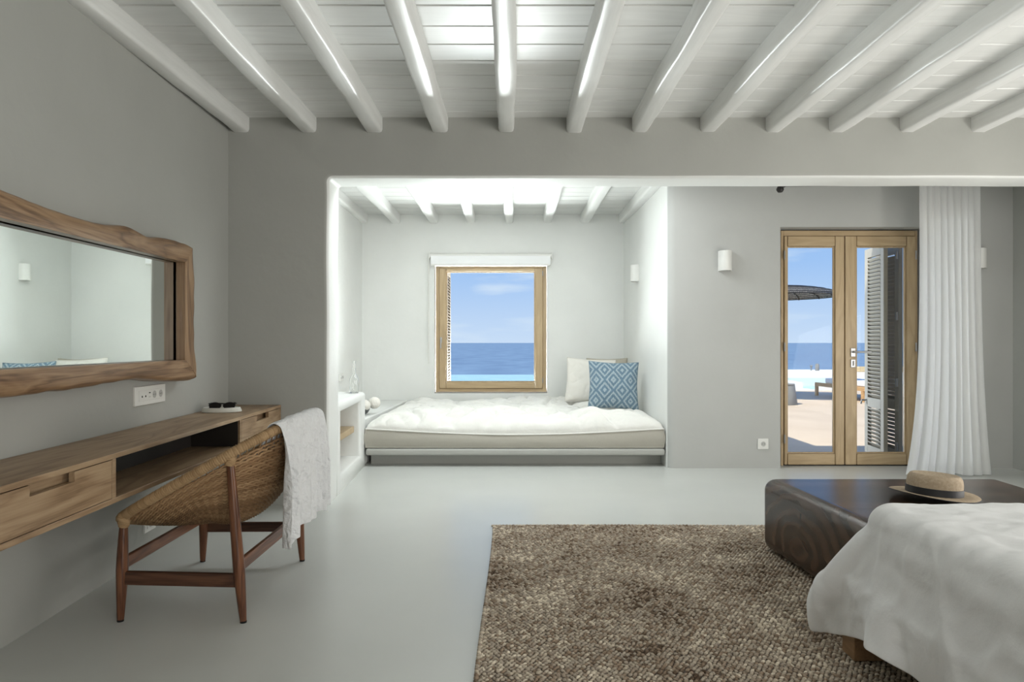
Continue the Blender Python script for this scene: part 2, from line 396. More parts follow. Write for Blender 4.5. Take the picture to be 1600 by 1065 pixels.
def obj(name, bm, mat, parent=None, smooth=False, bevel=0, kind=None, label=None, seg=2, angle=40, recalc=True):
    if recalc: bmesh.ops.recalc_face_normals(bm, faces=bm.faces)
    me = bpy.data.meshes.new(name); bm.to_mesh(me); bm.free()
    o = link_mesh(name, me, mat, parent, smooth or bevel > 0, kind, label)
    if bevel:
        b = o.modifiers.new('bevel', 'BEVEL'); b.width = bevel; b.segments = seg; b.limit_method = 'ANGLE'; b.angle_limit = math.radians(30)
        b.harden_normals = False
        me.set_sharp_from_angle(angle=math.radians(angle)) if hasattr(me, 'set_sharp_from_angle') else None
        w = o.modifiers.new('wn', 'WEIGHTED_NORMAL'); w.keep_sharp = False
    elif smooth and hasattr(me, 'set_sharp_from_angle'):
        me.set_sharp_from_angle(angle=math.radians(angle))
    return o

def BM(): return bmesh.new()

def box(bm, x0, x1, y0, y1, z0, z1):
    vs = [bm.verts.new((x, y, z)) for x in (x0, x1) for y in (y0, y1) for z in (z0, z1)]
    for f in ((0, 1, 3, 2), (4, 6, 7, 5), (0, 4, 5, 1), (2, 3, 7, 6), (0, 2, 6, 4), (1, 5, 7, 3)):
        bm.faces.new([vs[i] for i in f])
    return vs

def hexa(bm, base, top):
    """eight corners: 4 base, 4 top, same winding"""
    a = [bm.verts.new(p) for p in base]; b = [bm.verts.new(p) for p in top]
    n = len(a)
    bm.faces.new(a[::-1]); bm.faces.new(b)
    for i in range(n): bm.faces.new((a[i], a[(i + 1) % n], b[(i + 1) % n], b[i]))

def prism_z(bm, pts, z0, z1): hexa(bm, [(x, y, z0) for x, y in pts], [(x, y, z1) for x, y in pts])

def lathe(bm, prof, c=(0, 0, 0), n=32, rx=1, ry=1, caps=True):
    rings = []
    for r, z in prof:
        if r < 1e-6: rings.append([bm.verts.new((c[0], c[1], c[2] + z))])
        else: rings.append([bm.verts.new((c[0] + r * rx * math.cos(2 * PI * k / n), c[1] + r * ry * math.sin(2 * PI * k / n), c[2] + z)) for k in range(n)])
    for a, b in zip(rings, rings[1:]):
        for k in range(n):
            q = [a[k % len(a)], a[(k + 1) % len(a)], b[(k + 1) % len(b)], b[k % len(b)]]
            u = []
            for v in q:
                if v not in u: u.append(v)
            if len(u) > 2:
                try: bm.faces.new(u)
                except ValueError: pass
    return rings

def tube(bm, pts, rad, n=10, closed=False, caps=True):
    """pts list of Vector; rad number or list"""
    pts = [Vector(p) for p in pts]; N = len(pts)
    if not hasattr(rad, '__len__'): rad = [rad] * N
    rings = []; up = None
    for i, p in enumerate(pts):
        if closed: t = pts[(i + 1) % N] - pts[i - 1]
        else: t = pts[min(i + 1, N - 1)] - pts[max(i - 1, 0)]
        t.normalize()
        if up is None:
            up = Vector((0, 0, 1)) if abs(t.z) < 0.9 else Vector((1, 0, 0))
        u = (up - t * up.dot(t)).normalized(); v = t.cross(u); up = u
        rings.append([bm.verts.new(p + (u * math.cos(2 * PI * k / n) + v * math.sin(2 * PI * k / n)) * rad[i]) for k in range(n)])
    for i in range(N if closed else N - 1):
        a = rings[i]; b = rings[(i + 1) % N]
        for k in range(n): bm.faces.new((a[k], a[(k + 1) % n], b[(k + 1) % n], b[k]))
    if not closed and caps:
        bm.faces.new(rings[0][::-1]); bm.faces.new(rings[-1])
    return rings

def grid_mesh(name, P, uv=False):
    """P array (n, m, 3) -> mesh"""
    n, m = P.shape[:2]
    me = bpy.data.meshes.new(name)
    idx = np.arange(n * m).reshape(n, m)
    q = np.stack([idx[:-1, :-1], idx[1:, :-1], idx[1:, 1:], idx[:-1, 1:]], -1).reshape(-1, 4)
    me.from_pydata(P.reshape(-1, 3).tolist(), [], q.tolist())
    if uv:
        l = me.uv_layers.new(name='UVMap')
        U, V = np.meshgrid(np.linspace(0, 1, n), np.linspace(0, 1, m), indexing='ij')
        fl = np.stack([U, V], -1).reshape(-1, 2)
        l.data.foreach_set('uv', fl[q.reshape(-1)].ravel().astype('f'))
    me.update()
    return me

def multi_copy(verts, faces, mats):
    """one vert/face set repeated with an array of 3x4 transforms -> (V, F)"""
    v = np.asarray(verts, float); R = mats[:, :, :3]; T = mats[:, :, 3]
    V = np.einsum('kij,nj->kni', R, v) + T[:, None, :]
    F = np.asarray(faces)[None] + (np.arange(len(mats)) * len(v))[:, None, None]
    return V.reshape(-1, 3), F.reshape(-1, F.shape[-1])

def mesh_np(name, V, F):
    me = bpy.data.meshes.new(name)
    k = F.shape[1]
    me.vertices.add(len(V)); me.vertices.foreach_set('co', V.astype('f').ravel())
    me.loops.add(F.size); me.loops.foreach_set('vertex_index', F.astype('i').ravel())
    me.polygons.add(len(F)); me.polygons.foreach_set('loop_start', np.arange(0, F.size, k).astype('i'))
    me.polygons.foreach_set('loop_total', np.full(len(F), k, 'i'))
    me.polygons.foreach_set('use_smooth', np.ones(len(F), bool))
    me.update(calc_edges=True); me.validate()
    return me

def paint_lit_faces(o, test):  # paints plaster faces turned to the light white, as if lit
    o.data.materials.append(M['plaster_white_lit'])
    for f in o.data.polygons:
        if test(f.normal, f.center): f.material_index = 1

def nz3(x, y, z=0.0): return noise.noise(Vector((x, y, z)))

def struct(name, bm, mat, bevel=0, parent=None, smooth=False):
    return obj(name, bm, mat, parent, bevel=bevel, kind='structure' if parent is None else None, smooth=smooth)

def wallx(y): return -(1.81 + 0.037 * y)          # inner face of the left wall

# ================================================================== SETTING
F1, F2 = 4.78, 5.08          # header / pillar, front and back face
DW = 6.20                    # door wall
BW = 8.40                    # alcove back wall
CZ = 2.715                   # ceiling boards
bm = BM(); prism_z(bm, [(-2.4, -2.6), (5.0, -2.6), (5.0, DW + .42), (1.85, DW + .42), (1.85, BW + .3), (-2.4, BW + .3)], -0.12, 0.0)
struct('floor', bm, M['floor'])

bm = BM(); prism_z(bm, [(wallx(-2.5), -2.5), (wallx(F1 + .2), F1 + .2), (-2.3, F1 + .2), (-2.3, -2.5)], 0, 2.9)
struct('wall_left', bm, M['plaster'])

# pillar and header in one hand-plastered piece, its opening edges rounded
xl, xr, zt = wallx(F1) - 0.1, 4.68, 2.9
ox, oz = -1.286, 2.296
path = []
for i in range(24):
    z = (oz - .12) * i / 23
    path.append((ox + .004 * nz3(z * 2, 8) - .012 * max(0, 1 - z / .8) ** 2, z, -1, 0))
for a in np.linspace(0, PI / 2, 7):
    rr = .03
    path.append((ox + rr - rr * math.cos(a), oz - rr + rr * math.sin(a), -1, 1) if 0 < a < PI / 2 else ((ox, oz - rr, -1, 0) if a == 0 else (ox + rr, oz, 0, 1)))
for i in range(1, 61):
    x = ox + .03 + (xr - ox - .03) * i / 60
    path.append((x, oz + .005 * nz3(x * 1.5, 3) * min(1, i / 6) * (i < 60), 0, 1))
er = .034
lay = [(F1 + er * (1 - math.sin(t)), er * (1 - math.cos(t))) for t in np.linspace(PI / 2, 0, 6)] + [(F2 - er * (1 - math.sin(t)), er * (1 - math.cos(t))) for t in np.linspace(0, PI / 2, 6)]
bm = BM(); rows = []
def offp(p, o):
    x, z, dx, dz = p
    if dx and dz:           # round the arris round the corner as well
        q = math.atan2(z - (oz - .03), (ox + .03) - x); return (x - o * math.cos(q), z + o * math.sin(q))
    return (x + dx * o, z + dz * o)
for yy, o in lay: rows.append([bm.verts.new((offp(p, o)[0], yy, offp(p, o)[1])) for p in path])
for a, b in zip(rows, rows[1:]):
    for k in range(len(path) - 1): bm.faces.new((a[k], b[k], b[k + 1], a[k + 1]))
for row, yy in ((rows[0], F1), (rows[-1], F2)):
    c1 = bm.verts.new((xr, yy, zt)); c2 = bm.verts.new((xl, yy, zt)); c3 = bm.verts.new((xl, yy, 0))
    bm.faces.new(row + [c1, c2, c3])
paint_lit_faces(struct('wall_front', bm, M['plaster'], smooth=True), lambda n, c: n.y > -.8)

# alcove: left wall, back wall with window hole, right pier with the door wall
bm = BM(); prism_z(bm, [(-1.80, F2), (-1.845, BW + .02), (-2.3, BW + .02), (-2.3, F2)], 0, 2.9)
struct('wall_alcove_left', bm, M['plaster_white_lit'])
HX0, HX1, HZ0, HZ1 = -0.955, 0.435, 0.518, 2.10
bm = BM()
for (x0, x1, z0, z1) in ((-2.3, HX0, -0.1, 2.9), (HX1, 1.9, -0.1, 2.9), (HX0, HX1, -0.1, HZ0), (HX0, HX1, HZ1, 2.9)):
    box(bm, x0, x1, BW, BW + 0.32, z0, z1)
struct('wall_back', bm, M['plaster_white_lit'])
bm = BM()
R = 0.07
pp = [(1.378, BW), (1.415, DW + R)]
pp += [(1.415 + R - R * math.cos(t), DW + R - R * math.sin(t)) for t in (PI / 8, PI / 4, 3 * PI / 8)] + [(1.415 + R, DW)]
pp += [(2.437, DW), (2.437, DW + .42), (1.85, DW + .42), (1.85, BW)]
prism_z(bm, pp, 0, 2.9)
paint_lit_faces(struct('wall_door', bm, M['plaster_lit'], smooth=True), lambda n, c: n.y > -.5)
bm = BM(); box(bm, 2.437, 3.79, DW, DW + .42, 2.19, 2.9); box(bm, 3.79, 4.9, DW, DW + .42, 0, 2.9)
struct('wall_over_door', bm, M['plaster_lit'])
bm = BM(); box(bm, 4.55, 4.9, -2.5, DW, 0, 2.9)
struct('wall_right', bm, M['plaster'])
bm = BM(); box(bm, -2.4, 4.9, -2.8, -2.5, 0, 2.9)
struct('wall_rear', bm, M['plaster'])

# ceiling: roof deck, every painted board, every beam
bm = BM(); prism_z(bm, [(-2.4, -2.7), (5.0, -2.7), (5.0, DW + .42), (1.85, DW + .42), (1.85, BW + .32), (-2.4, BW + .32)], CZ + 0.022, 2.95)
ceiling = struct('ceiling', bm, M['dark'])
pitch = 0.2085
seam0 = 3.19
k0 = math.floor((-2.5 - seam0) / pitch)
k = k0
while seam0 + k * pitch < BW:
    y0 = seam0 + k * pitch; y1 = y0 + pitch
    k += 1
    segs = [(-2.3, 4.56)]
    if y0 > F1: segs = [(-2.3, 4.56)] if y0 < DW else [(-2.3, 1.6)]
    for x0, x1 in segs:
        bm = BM(); c = 0.005
        dz = random.uniform(-0.0008, 0.0008)
        z = CZ + dz
        hexa(bm, [(x0, y0 + .0028 + c, z), (x1, y0 + .0028 + c, z), (x1, y1 - .0028 - c, z), (x0, y1 - .0028 - c, z)],
                 [(x0, y0 + .0028, z + c), (x1, y0 + .0028, z + c), (x1, y1 - .0028, z + c), (x0, y1 - .0028, z + c)])
        hexa(bm, [(x0, y0 + .0028, z + c), (x1, y0 + .0028, z + c), (x1, y1 - .0028, z + c), (x0, y1 - .0028, z + c)],
                 [(x0, y0 + .0028, z + .03), (x1, y0 + .0028, z + .03), (x1, y1 - .0028, z + .03), (x0, y1 - .0028, z + .03)])
        obj('plank', bm, M['ceil'], ceiling)

def beam(x, y0, y1, seed, w=0.112):
    n = max(8, int((y1 - y0) / 0.14))
    bm = BM(); rings = []
    for i in range(n + 1):
        y = y0 + (y1 - y0) * i / n
        dx = 0.012 * nz3(y * 0.8, seed * 5.3) + 0.004 * nz3(y * 4, seed)
        ww = w / 2 + 0.008 * nz3(y * 1.1, seed * 3.1, 4) + 0.003 * nz3(y * 5, seed * 2, 9)
        zb = 2.611 + 0.008 * nz3(y * 0.9, seed * 7.7, 2) + 0.003 * nz3(y * 5, seed, 3)
        r = 0.020 + 0.008 * nz3(y * 1.3, seed, 8)
        sec = [(-ww, CZ + 0.01), (-ww, zb + r * 1.3), (-ww + r * .3, zb + r * .35), (-ww + r, zb), (ww - r, zb), (ww - r * .3, zb + r * .35), (ww, zb + r * 1.3), (ww, CZ + 0.01)]
        rings.append([bm.verts.new((x + dx + sx_, y, sz)) for sx_, sz in sec])
    for a, b in zip(rings, rings[1:]):
        for j in range(8): bm.faces.new((a[j], a[(j + 1) % 8], b[(j + 1) % 8], b[j]))
    bm.faces.new(rings[0]); bm.faces.new(rings[-1][::-1])
    obj('beam', bm, M['beam'], ceiling, smooth=True, angle=55)

bx_ = [-1.895, -1.43, -0.963, -0.504, -0.035, 0.437, 0.896, 1.371, 1.832, 2.276, 2.770, 3.265, 3.75, 4.22]
for i, x in enumerate(bx_):
    beam(x, -2.5, F1 + .01, i + 1)
    beam(x if i else -1.83, F2 - .01, (BW + .01) if x < 1.4 else DW + .01, i + 31, 0.108)

# ------------------------------------------------------------------ frames (mitre-free stiles and rails)
def member(name, x0, x1, z0, z1, y0, y1, parent, horizontal=False, bev=0.004):
    bm = BM(); box(bm, x0, x1, y0, y1, z0, z1)
    return obj(name, bm, M['frame_oak_h'] if horizontal else M['frame_oak'], parent, bevel=bev)

def X(px, D): return (px - 800) * D / 1067
def Z(py, D): return 1.14 - (py - 535) * D / 1067

# window_1
D = 8.43
win = bpy.data.objects.new('window_1', None); COL.objects.link(win); win.location = (-.26, D, HZ0); win['kind'] = 'structure'
x0, x1, z0, z1 = X(680.8, D), X(854, D), Z(612, D), Z(415.6, D)
s0, s1, sz0, sz1 = X(686.4, D), X(848, D), Z(606.5, D), Z(419.5, D)
g0, g1, gz0, gz1 = X(697, D), X(836, D), Z(596.5, D), Z(424, D)
for (a, b, c, d, h) in ((x0, s0, z0, z1, 0), (s1, x1, z0, z1, 0), (s0, s1, z0, sz0, 1), (s0, s1, sz1, z1, 1)):
    member('window_frame', a, b, c, d, D + .012, D + .09, win, h)
sash = bpy.data.objects.new('sash', None); COL.objects.link(sash); sash.location = ((s0 + s1) / 2, D, sz0); setparent(sash, win); 
sash.matrix_parent_inverse = Matrix.Translation(-Vector(win.location))
for (a, b, c, d, h) in ((s0, g0, sz0, sz1, 0), (g1, s1, sz0, sz1, 0), (g0, g1, sz0, gz0, 1), (g0, g1, gz1, sz1, 1)):
    member('sash_rail' if h else 'sash_stile', a + .001, b - .001, c + .001, d - .001, D - .012, D + .06, sash, h, 0.006)
bm = BM(); box(bm, g0 - .005, g1 + .005, D + .03, D + .036, gz0 - .005, gz1 + .005); obj('pane', bm, M['pane'], sash)
bm = BM()
for (a, b, c, d) in ((g0, g0 + .012, gz0, gz1), (g1 - .012, g1, gz0, gz1), (g0 + .012, g1 - .012, gz0, gz0 + .012), (g0 + .012, g1 - .012, gz1 - .012, gz1)):
    box(bm, a, b, D + .012, D + .03, c, d)
obj('glazing_bead', bm, M['frame_oak'], sash)
bm = BM(); hx, hz = X(689.3, D), Z(531, D)
box(bm, hx - .012, hx + .012, D - .020, D - .012, hz - .035, hz + .035)
tube(bm, [(hx, D - .02, hz), (hx, D - .045, hz), (hx, D - .05, hz - .02), (hx, D - .05, hz - .10)], 0.008, 8)
obj('window_handle', bm, M['metal'], sash, bevel=0.002)
for zz in (sz0 + .1, sz1 - .06):
    bm = BM(); tube(bm, [(s1, D - .018, zz - .03), (s1, D - .018, zz + .03)], 0.006, 8); obj('hinge', bm, M['metal'], sash)
# sill outside
bm = BM(); box(bm, HX0, HX1, D + .09, BW + .36, HZ0 - .03, HZ0 + .006); obj('window_sill', bm, M['white_wall_out'], win)

# door_1
D = 6.33
door = bpy.data.objects.new('door_1', None); COL.objects.link(door); door.location = (3.1, D, 0); door['kind'] = 'structure'
x0, x1, zt = X(1220.4, D), X(1434, D), Z(359.8, D)
zb = 0.0
j0, j1, jt = X(1224.5, D), X(1429.5, D), Z(368.5, D)
member('door_frame', x0, j0, zb, zt, D, D + .10, door); member('door_frame', j1, x1, zb, zt, D, D + .10, door)
member('door_frame', j0, j1, jt, zt, D, D + .10, door, True)
bm = BM(); box(bm, j0, j1, D, D + .10, -0.005, 0.008); obj('threshold', bm, M['dark'], door)
def leaf(a0, a1, b0, b1, gt, gb, hinge_side):
    lf = bpy.data.objects.new('door_leaf', None); COL.objects.link(lf); lf.location = ((a0 + a1) / 2, D, 0.01); lf.parent = door
    lf.matrix_parent_inverse = Matrix.Translation(-Vector(door.location))
    z0_ = 0.010; z1_ = jt - .002
    for (p, q, r, s, h) in ((a0, b0, z0_, z1_, 0), (b1, a1, z0_, z1_, 0), (b0, b1, z0_, gb, 1), (b0, b1, gt, z1_, 1)):
        member('rail' if h else 'stile', p + .0015, q - .0015, r + .001, s - .001, D - .018, D + .05, lf, h, 0.007)
    bm = BM(); box(bm, b0 - .004, b1 + .004, D + .02, D + .026, gb - .004, gt + .004); obj('pane', bm, M['pane'], lf)
    bm = BM(); t = .012
    for (p, q, r, s) in ((b0, b0 + t, gb, gt), (b1 - t, b1, gb, gt), (b0 + t, b1 - t, gb, gb + t), (b0 + t, b1 - t, gt - t, gt)):
        box(bm, p, q, D + .005, D + .02, r, s)
    obj('glazing_bead', bm, M['frame_oak'], lf)
    for zz in (.25, 1.1, 1.95):
        bm = BM(); xx = a0 if hinge_side < 0 else a1
        tube(bm, [(xx, D - .024, zz - .04), (xx, D - .024, zz + .04)], 0.007, 8); obj('hinge', bm, M['metal'], lf)
    return lf
leaf(j0 + .001, X(1318.5, D), X(1229.5, D), X(1304, D), Z(384.6, D), Z(708, D), -1)
lf = leaf(X(1319.5, D), j1 - .001, X(1337.6, D), X(1415.6, D), Z(384.6, D), Z(708, D), 1)
hx = X(1331, D)
bm = BM(); box(bm, hx - .022, hx + .022, D - .030, D - .018, Z(557, D), Z(543.5, D)); box(bm, hx - .022, hx + .022, D - .030, D - .018, Z(573.5, D), Z(561, D))
obj('handle_plate', bm, M['metal'], lf, bevel=0.003)
bm = BM(); zz = Z(549.5, D)
tube(bm, [(hx, D - .03, zz), (hx, D - .062, zz), (hx + .02, D - .07, zz), (hx + .145, D - .07, zz)], 0.009, 10)
obj('lever_handle', bm, M['metal'], lf, smooth=True)
bm = BM(); box(bm, hx - .006, hx + .006, D - .032, D - .0295, Z(571, D), Z(563.5, D)); obj('keyhole', bm, M['black'], lf)

# ------------------------------------------------------------------ outside
bm = BM(); box(bm, 1.85, 40, DW + .42, 17.0, -0.3, -0.05); struct('terrace_floor', bm, M['terrace'])
bm = BM(); box(bm, -14, 1.85, BW + .32, 13.5, -0.3, -0.05); struct('terrace_floor_alcove', bm, M['white_wall_out'])
bm = BM(); box(bm, -14, 5.2, 13.5, 26.5, -0.6, -0.10); w_ = obj('pool_water', bm, M['pool'], kind='structure')
bm = BM(); box(bm, -80000, 80000, 60, 90000, -42, -40); obj('sea', bm, M['sea'], kind='structure')
bm = BM(); box(bm, 5.2, 30, 19.7, 25.8, -0.6, 0.124)
hexa(bm, [(5.2, 25.8, -.6), (30, 25.8, -.6), (30, 24.0, -.6), (30, 24.0, -.6)][:3] + [(30, 26.2, -.6)], [(5.2, 25.8, .124), (30, 25.8, .124), (30, 24.0, .124), (30, 26.2, .124)]) if False else None
upper = struct('upper_deck', bm, M['white_wall_out'])
bm = BM(); box(bm, 5.2, 14, 17.6, 19.7, -0.6, -0.10); obj('plunge_pool_water', bm, M['pool'], kind='structure')
bm = BM(); box(bm, 5.2, 7.62, 17.0, 17.6, -0.6, -0.045); box(bm, 6.4, 7.50, 17.6, 19.7, -0.6, 0.12)
box(bm, 7.80, 30, 17.0, 17.6, -0.6, 0.10); box(bm, 9.4, 30, 17.6, 19.7, -0.6, 0.10)
struct('pool_kerb', bm, M['white_wall_out'])
bm = BM(); box(bm, 12.0, 22, 23.6, 24.1, 0.124, 0.30)
tag(obj('garden_wall', bm, M['tan_stone'], bevel=0.02), 'low tan stone wall beyond the pool seen through the right door leaf', 'wall')
bol = thing('bollard_lamp', 'small dark bollard lamp on the white pool deck against the sea', 'lamp', (11.0, 24.6, .124))
bm = BM(); lathe(bm, [(0, 0), (.07, 0), (.07, .22), (.04, .26), (0, .26)], (11.0, 24.6, .124), 12); obj('post', bm, M['concrete'], bol, smooth=True)
bm = BM(); tube(bm, [(10.78, 24.6, .124), (10.78, 24.6, .30)], .025, 8); tube(bm, [(10.74, 24.6, .30), (10.82, 24.6, .30)], .03, 8); obj('tap', bm, M['concrete'], bol)

# concrete stool / side table
st = thing('concrete_side_table', 'grey tapered concrete side table on the terrace under the parasol', 'table', (5.30, 13.2, -.05))
bm = BM(); lathe(bm, [(0, 0), (.255, 0), (.262, .012), (.215, .36), (.205, .372), (0, .372)], (5.24, 13.2, -.05), 40)
obj('pedestal', bm, M['concrete'], st, smooth=True)
bm = BM(); lathe(bm, [(0, .372), (.212, .372), (.216, .378), (.216, .392), (.208, .398), (0, .398)], (5.24, 13.2, -.05), 40)
obj('tabletop', bm, M['concrete'], st, smooth=True)

# woven parasol
uc = (5.58, 14.5); uz = 2.13; ur = 1.26; uh = .22
um = thing('woven_parasol', 'dark woven domed parasol on the terrace against blue sky', 'parasol', (uc[0], uc[1], -.05))
bm = BM()
lathe(bm, [(ur * math.sin(t) , uz + uh * (math.cos(t) - 0) - 0.02) for t in np.linspace(PI / 2, 0.02, 12)] + [(0, uz + uh - .02)], (uc[0], uc[1], 0), 64)
o = obj('canopy', bm, M['umbrella'], um, smooth=True)
for kk in range(9):
    t = PI / 2 * (1 - kk / 9.5); bm = BM(); rr = ur * math.sin(t) * 1.002; zz = uz + uh * math.cos(t) - .02
    tube(bm, [(uc[0] + rr * math.cos(a), uc[1] + rr * math.sin(a), zz) for a in np.linspace(0, 2 * PI, 48, endpoint=False)], 0.012, 5, closed=True)
    obj('hoop', bm, M['iron'], um)
for kk in range(16):
    a = 2 * PI * kk / 16; bm = BM()
    tube(bm, [(uc[0] + ur * math.sin(t) * math.cos(a), uc[1] + ur * math.sin(t) * math.sin(a), uz + uh * math.cos(t) - .035) for t in np.linspace(PI / 2, .05, 10)], 0.011, 5)
    obj('rib', bm, M['iron'], um)
bm = BM(); tube(bm, [(uc[0], uc[1], -.05), (uc[0], uc[1], uz + uh - .03)], .03, 12); obj('pole', bm, M['lounger'], um)
bm = BM(); lathe(bm, [(0, 0), (.3, 0), (.3, .06), (.06, .08), (0, .08)], (uc[0], uc[1], -.05), 24); obj('base', bm, M['concrete'], um)

# sun lounger outside
ln = thing('sun_lounger', 'low wooden sun lounger with white cushion on the terrace', 'sun lounger', (7.3, 14.4, -.05))
d = Vector((0.20, -1.95, 0)); d_n = d.normalized(); s_ = Vector((-d_n.y, d_n.x, 0)); A0 = Vector((6.82, 15.38, 0))
if s_.x < 0: s_ = -s_
def obox(bm, o, a, la, b, lb, z0, z1):
    P = [o, o + a * la, o + a * la + b * lb, o + b * lb]
    hexa(bm, [(p.x, p.y, z0) for p in P], [(p.x, p.y, z1) for p in P])
for off in (0, .66):
    bm = BM(); obox(bm, A0 + s_ * off, d_n, 1.95, s_, .05, .17, .25); obj('side_rail', bm, M['lounger'], ln, bevel=.004)
for dd, off in ((0, 0), (0, .66), (1.70, 0), (1.70, .66)):
    bm = BM(); obox(bm, A0 + s_ * off + d_n * dd, d_n, .08, s_, .05, -.05, .17); obj('leg', bm, M['lounger'], ln, bevel=.004)
for kk in range(16):
    bm = BM(); obox(bm, A0 + s_ * .05 + d_n * (.02 + kk * .12), d_n, .09, s_, .61, .20, .225); obj('slat', bm, M['lounger'], ln)
bm = BM(); obox(bm, A0 + s_ * .03 + d_n * .35, d_n, 1.55, s_, .64, .252, .36)
tag(obj('lounger_cushion', bm, M['duvet'], bevel=.03, seg=3), 'thick white cushion lying on the wooden sun lounger outside', 'cushion')

# louvred shutters (hinged leaves standing open outside)
def shutter(name, label, p0, p1, z0, z1, mid=None, mat='shutter', group=None, th=.04, nsl=None):
    p0 = Vector((*p0, 0)); p1 = Vector((*p1, 0)); a = (p1 - p0); Lg = a.length; a.normalize(); b = Vector((-a.y, a.x, 0))
    r = thing(name, label, 'shutter', (p0.x, p0.y, z0), group)
    sw = .075
    for off in (0, Lg - sw):
        bm = BM(); obox(bm, p0 + a * off, a, sw, b, th, z0, z1); obj('stile', bm, M[mat], r, bevel=.003)
    rails = [(z0, z0 + .10), (z1 - .09, z1)]
    if mid: rails.append((mid - .05, mid + .05))
    for q0, q1 in rails:
        bm = BM(); obox(bm, p0 + a * sw, a, Lg - 2 * sw, b, th, q0, q1); obj('rail', bm, M[mat], r, bevel=.002)
    rs = sorted(rails); gaps = [(rs[i][1], rs[i + 1][0]) for i in range(len(rs) - 1)]
    me = None
    for q0, q1 in gaps:
        z = q0 + .02
        while z < q1 - .02:
            if me is None:
                bm = BM(); O = p0 + a * sw; zb_ = z
                P = [O + b * (-.004), O + a * (Lg - 2 * sw) + b * (-.004), O + a * (Lg - 2 * sw) + b * (th + .004), O + b * (th + .004)]
                zs = (z - .022, z - .022, z + .014, z + .014)
                hexa(bm, [(p.x, p.y, zq) for p, zq in zip(P, zs)], [(p.x, p.y, zq + .008) for p, zq in zip(P, zs)])
                bmesh.ops.recalc_face_normals(bm, faces=bm.faces)
                me = bpy.data.meshes.new('slat'); bm.to_mesh(me); bm.free(); me.materials.append(M[mat])
                o = bpy.data.objects.new('slat', me); COL.objects.link(o); setparent(o, r)
            else:
                o = bpy.data.objects.new('slat', me); COL.objects.link(o); setparent(o, r); o.location = (0, 0, z - zb_)
            z += .0385
    return r
zs0, zs1 = -.02, 2.11
r = shutter('louvred_shutter', 'beige louvred door shutter leaf standing open outside the right door leaf', (3.70, 6.72), (3.745, 7.17), zs0, zs1, mid=.525)
bm = BM(); tube(bm, [(3.72, 7.14, .54), (3.67, 7.16, .54), (3.66, 7.16, .50)], .009, 8); obj('latch', bm, M['metal'], r)
r2 = shutter('louvred_shutter', 'second beige door shutter leaf folded behind the open one, hinges showing', (3.835, 6.70), (3.85, 7.15), zs0, zs1, mid=.525)
for zz in (.12, .75, 1.4, 2.0):
    bm = BM(); tube(bm, [(3.775, 6.70, zz - .04), (3.775, 6.70, zz + .04)], .012, 8); obj('hinge', bm, M['metal'], r2)
shutter('window_shutter', 'shade-darkened louvred shutter seen edge-on outside left of the alcove window', (-.836, 8.80), (-.846, 9.42), .50, 2.12, mat='shutter_darkened')
shutter('window_shutter', 'shutter standing open in shade outside right of the alcove window', (.345, 8.80), (.35, 9.42), .50, 2.12, mat='shutter_darkened')

# ================================================================== BUILT-IN BENCH AND NICHE
bench = thing('daybed_platform', 'pale plaster daybed platform filling the alcove below the mattress', 'bench', (0, 7.3, 0))
bm = BM(); prism_z(bm, [(-1.33, 6.44), (1.405, 6.44), (1.37, BW - .002), (-1.27, BW - .002)], 0.0, 0.106); obj('plinth', bm, M['plaster'], bench)
bm = BM(); prism_z(bm, [(-1.345, 6.26), (1.405, 6.26), (1.372, BW - .002), (-1.28, BW - .002)], .105, .165); obj('slab', bm, M['plaster'], bench, bevel=.018, seg=3)
bm = BM(); prism_z(bm, [(-1.80, 6.37), (-1.375, 6.37), (-1.285, BW - .002), (-1.835, BW - .002)], .0, .43); obj('ledge', bm, M['plaster_white_lit'], bench, bevel=.015, seg=3)

niche = thing('niche_unit', 'white rounded plaster niche unit between pillar and daybed', 'shelf unit', (-1.55, 5.7, 0))
bm = BM()
ny0, ny1, nzt = F2, 6.36, .685
def fx(y): return -1.300 - 0.050 * (y - ny0)
# face with a rectangular opening, built as a ring
oy0, oy1, oz0, oz1 = 5.22, 6.12, .125, .605
def P_(y, z, dx=0): return (fx(y) + dx, y, z)
outer = [(ny0, 0), (ny1, 0), (ny1, nzt), (ny0, nzt)]; inner = [(oy0, oz0), (oy1, oz0), (oy1, oz1), (oy0, oz1)]
vo = [bm.verts.new(P_(*p)) for p in outer]; vi = [bm.verts.new(P_(*p)) for p in inner]; vb = [bm.verts.new((-1.76, p[0], p[1])) for p in inner]
vbk = [bm.verts.new((-1.80, p[0], p[1])) for p in outer]
for i in range(4):
    j = (i + 1) % 4
    bm.faces.new((vo[i], vo[j], vi[j], vi[i])); bm.faces.new((vi[i], vi[j], vb[j], vb[i])); bm.faces.new((vo[i], vbk[i], vbk[j], vo[j]))
bm.faces.new(vb); bm.faces.new(vbk[::-1])
bmesh.ops.recalc_face_normals(bm, faces=bm.faces)
def near(v, p): return (v.co - Vector(p)).length < 1e-4
es = []
for e_ in bm.edges:
    a, b = e_.verts
    def isf(v, lst): return any(near(v, P_(*p)) for p in lst)
    if isf(a, inner) and isf(b, inner): es.append(e_)
    elif isf(a, outer) and isf(b, outer) and (a.co.z > .1 or b.co.z > .1) and not (abs(a.co.y - ny0) < 1e-4 and abs(b.co.y - ny0) < 1e-4): es.append(e_)
    elif abs(a.co.z - nzt) < 1e-4 and abs(b.co.z - nzt) < 1e-4 and abs(a.co.y - ny1) < 1e-4 and abs(b.co.y - ny1) < 1e-4: es.append(e_)
bmesh.ops.bevel(bm, geom=es, offset=0.035, segments=4, affect='EDGES', profile=.5, clamp_overlap=True)
obj('body', bm, M['plaster_white_lit'], niche, smooth=True, angle=50)
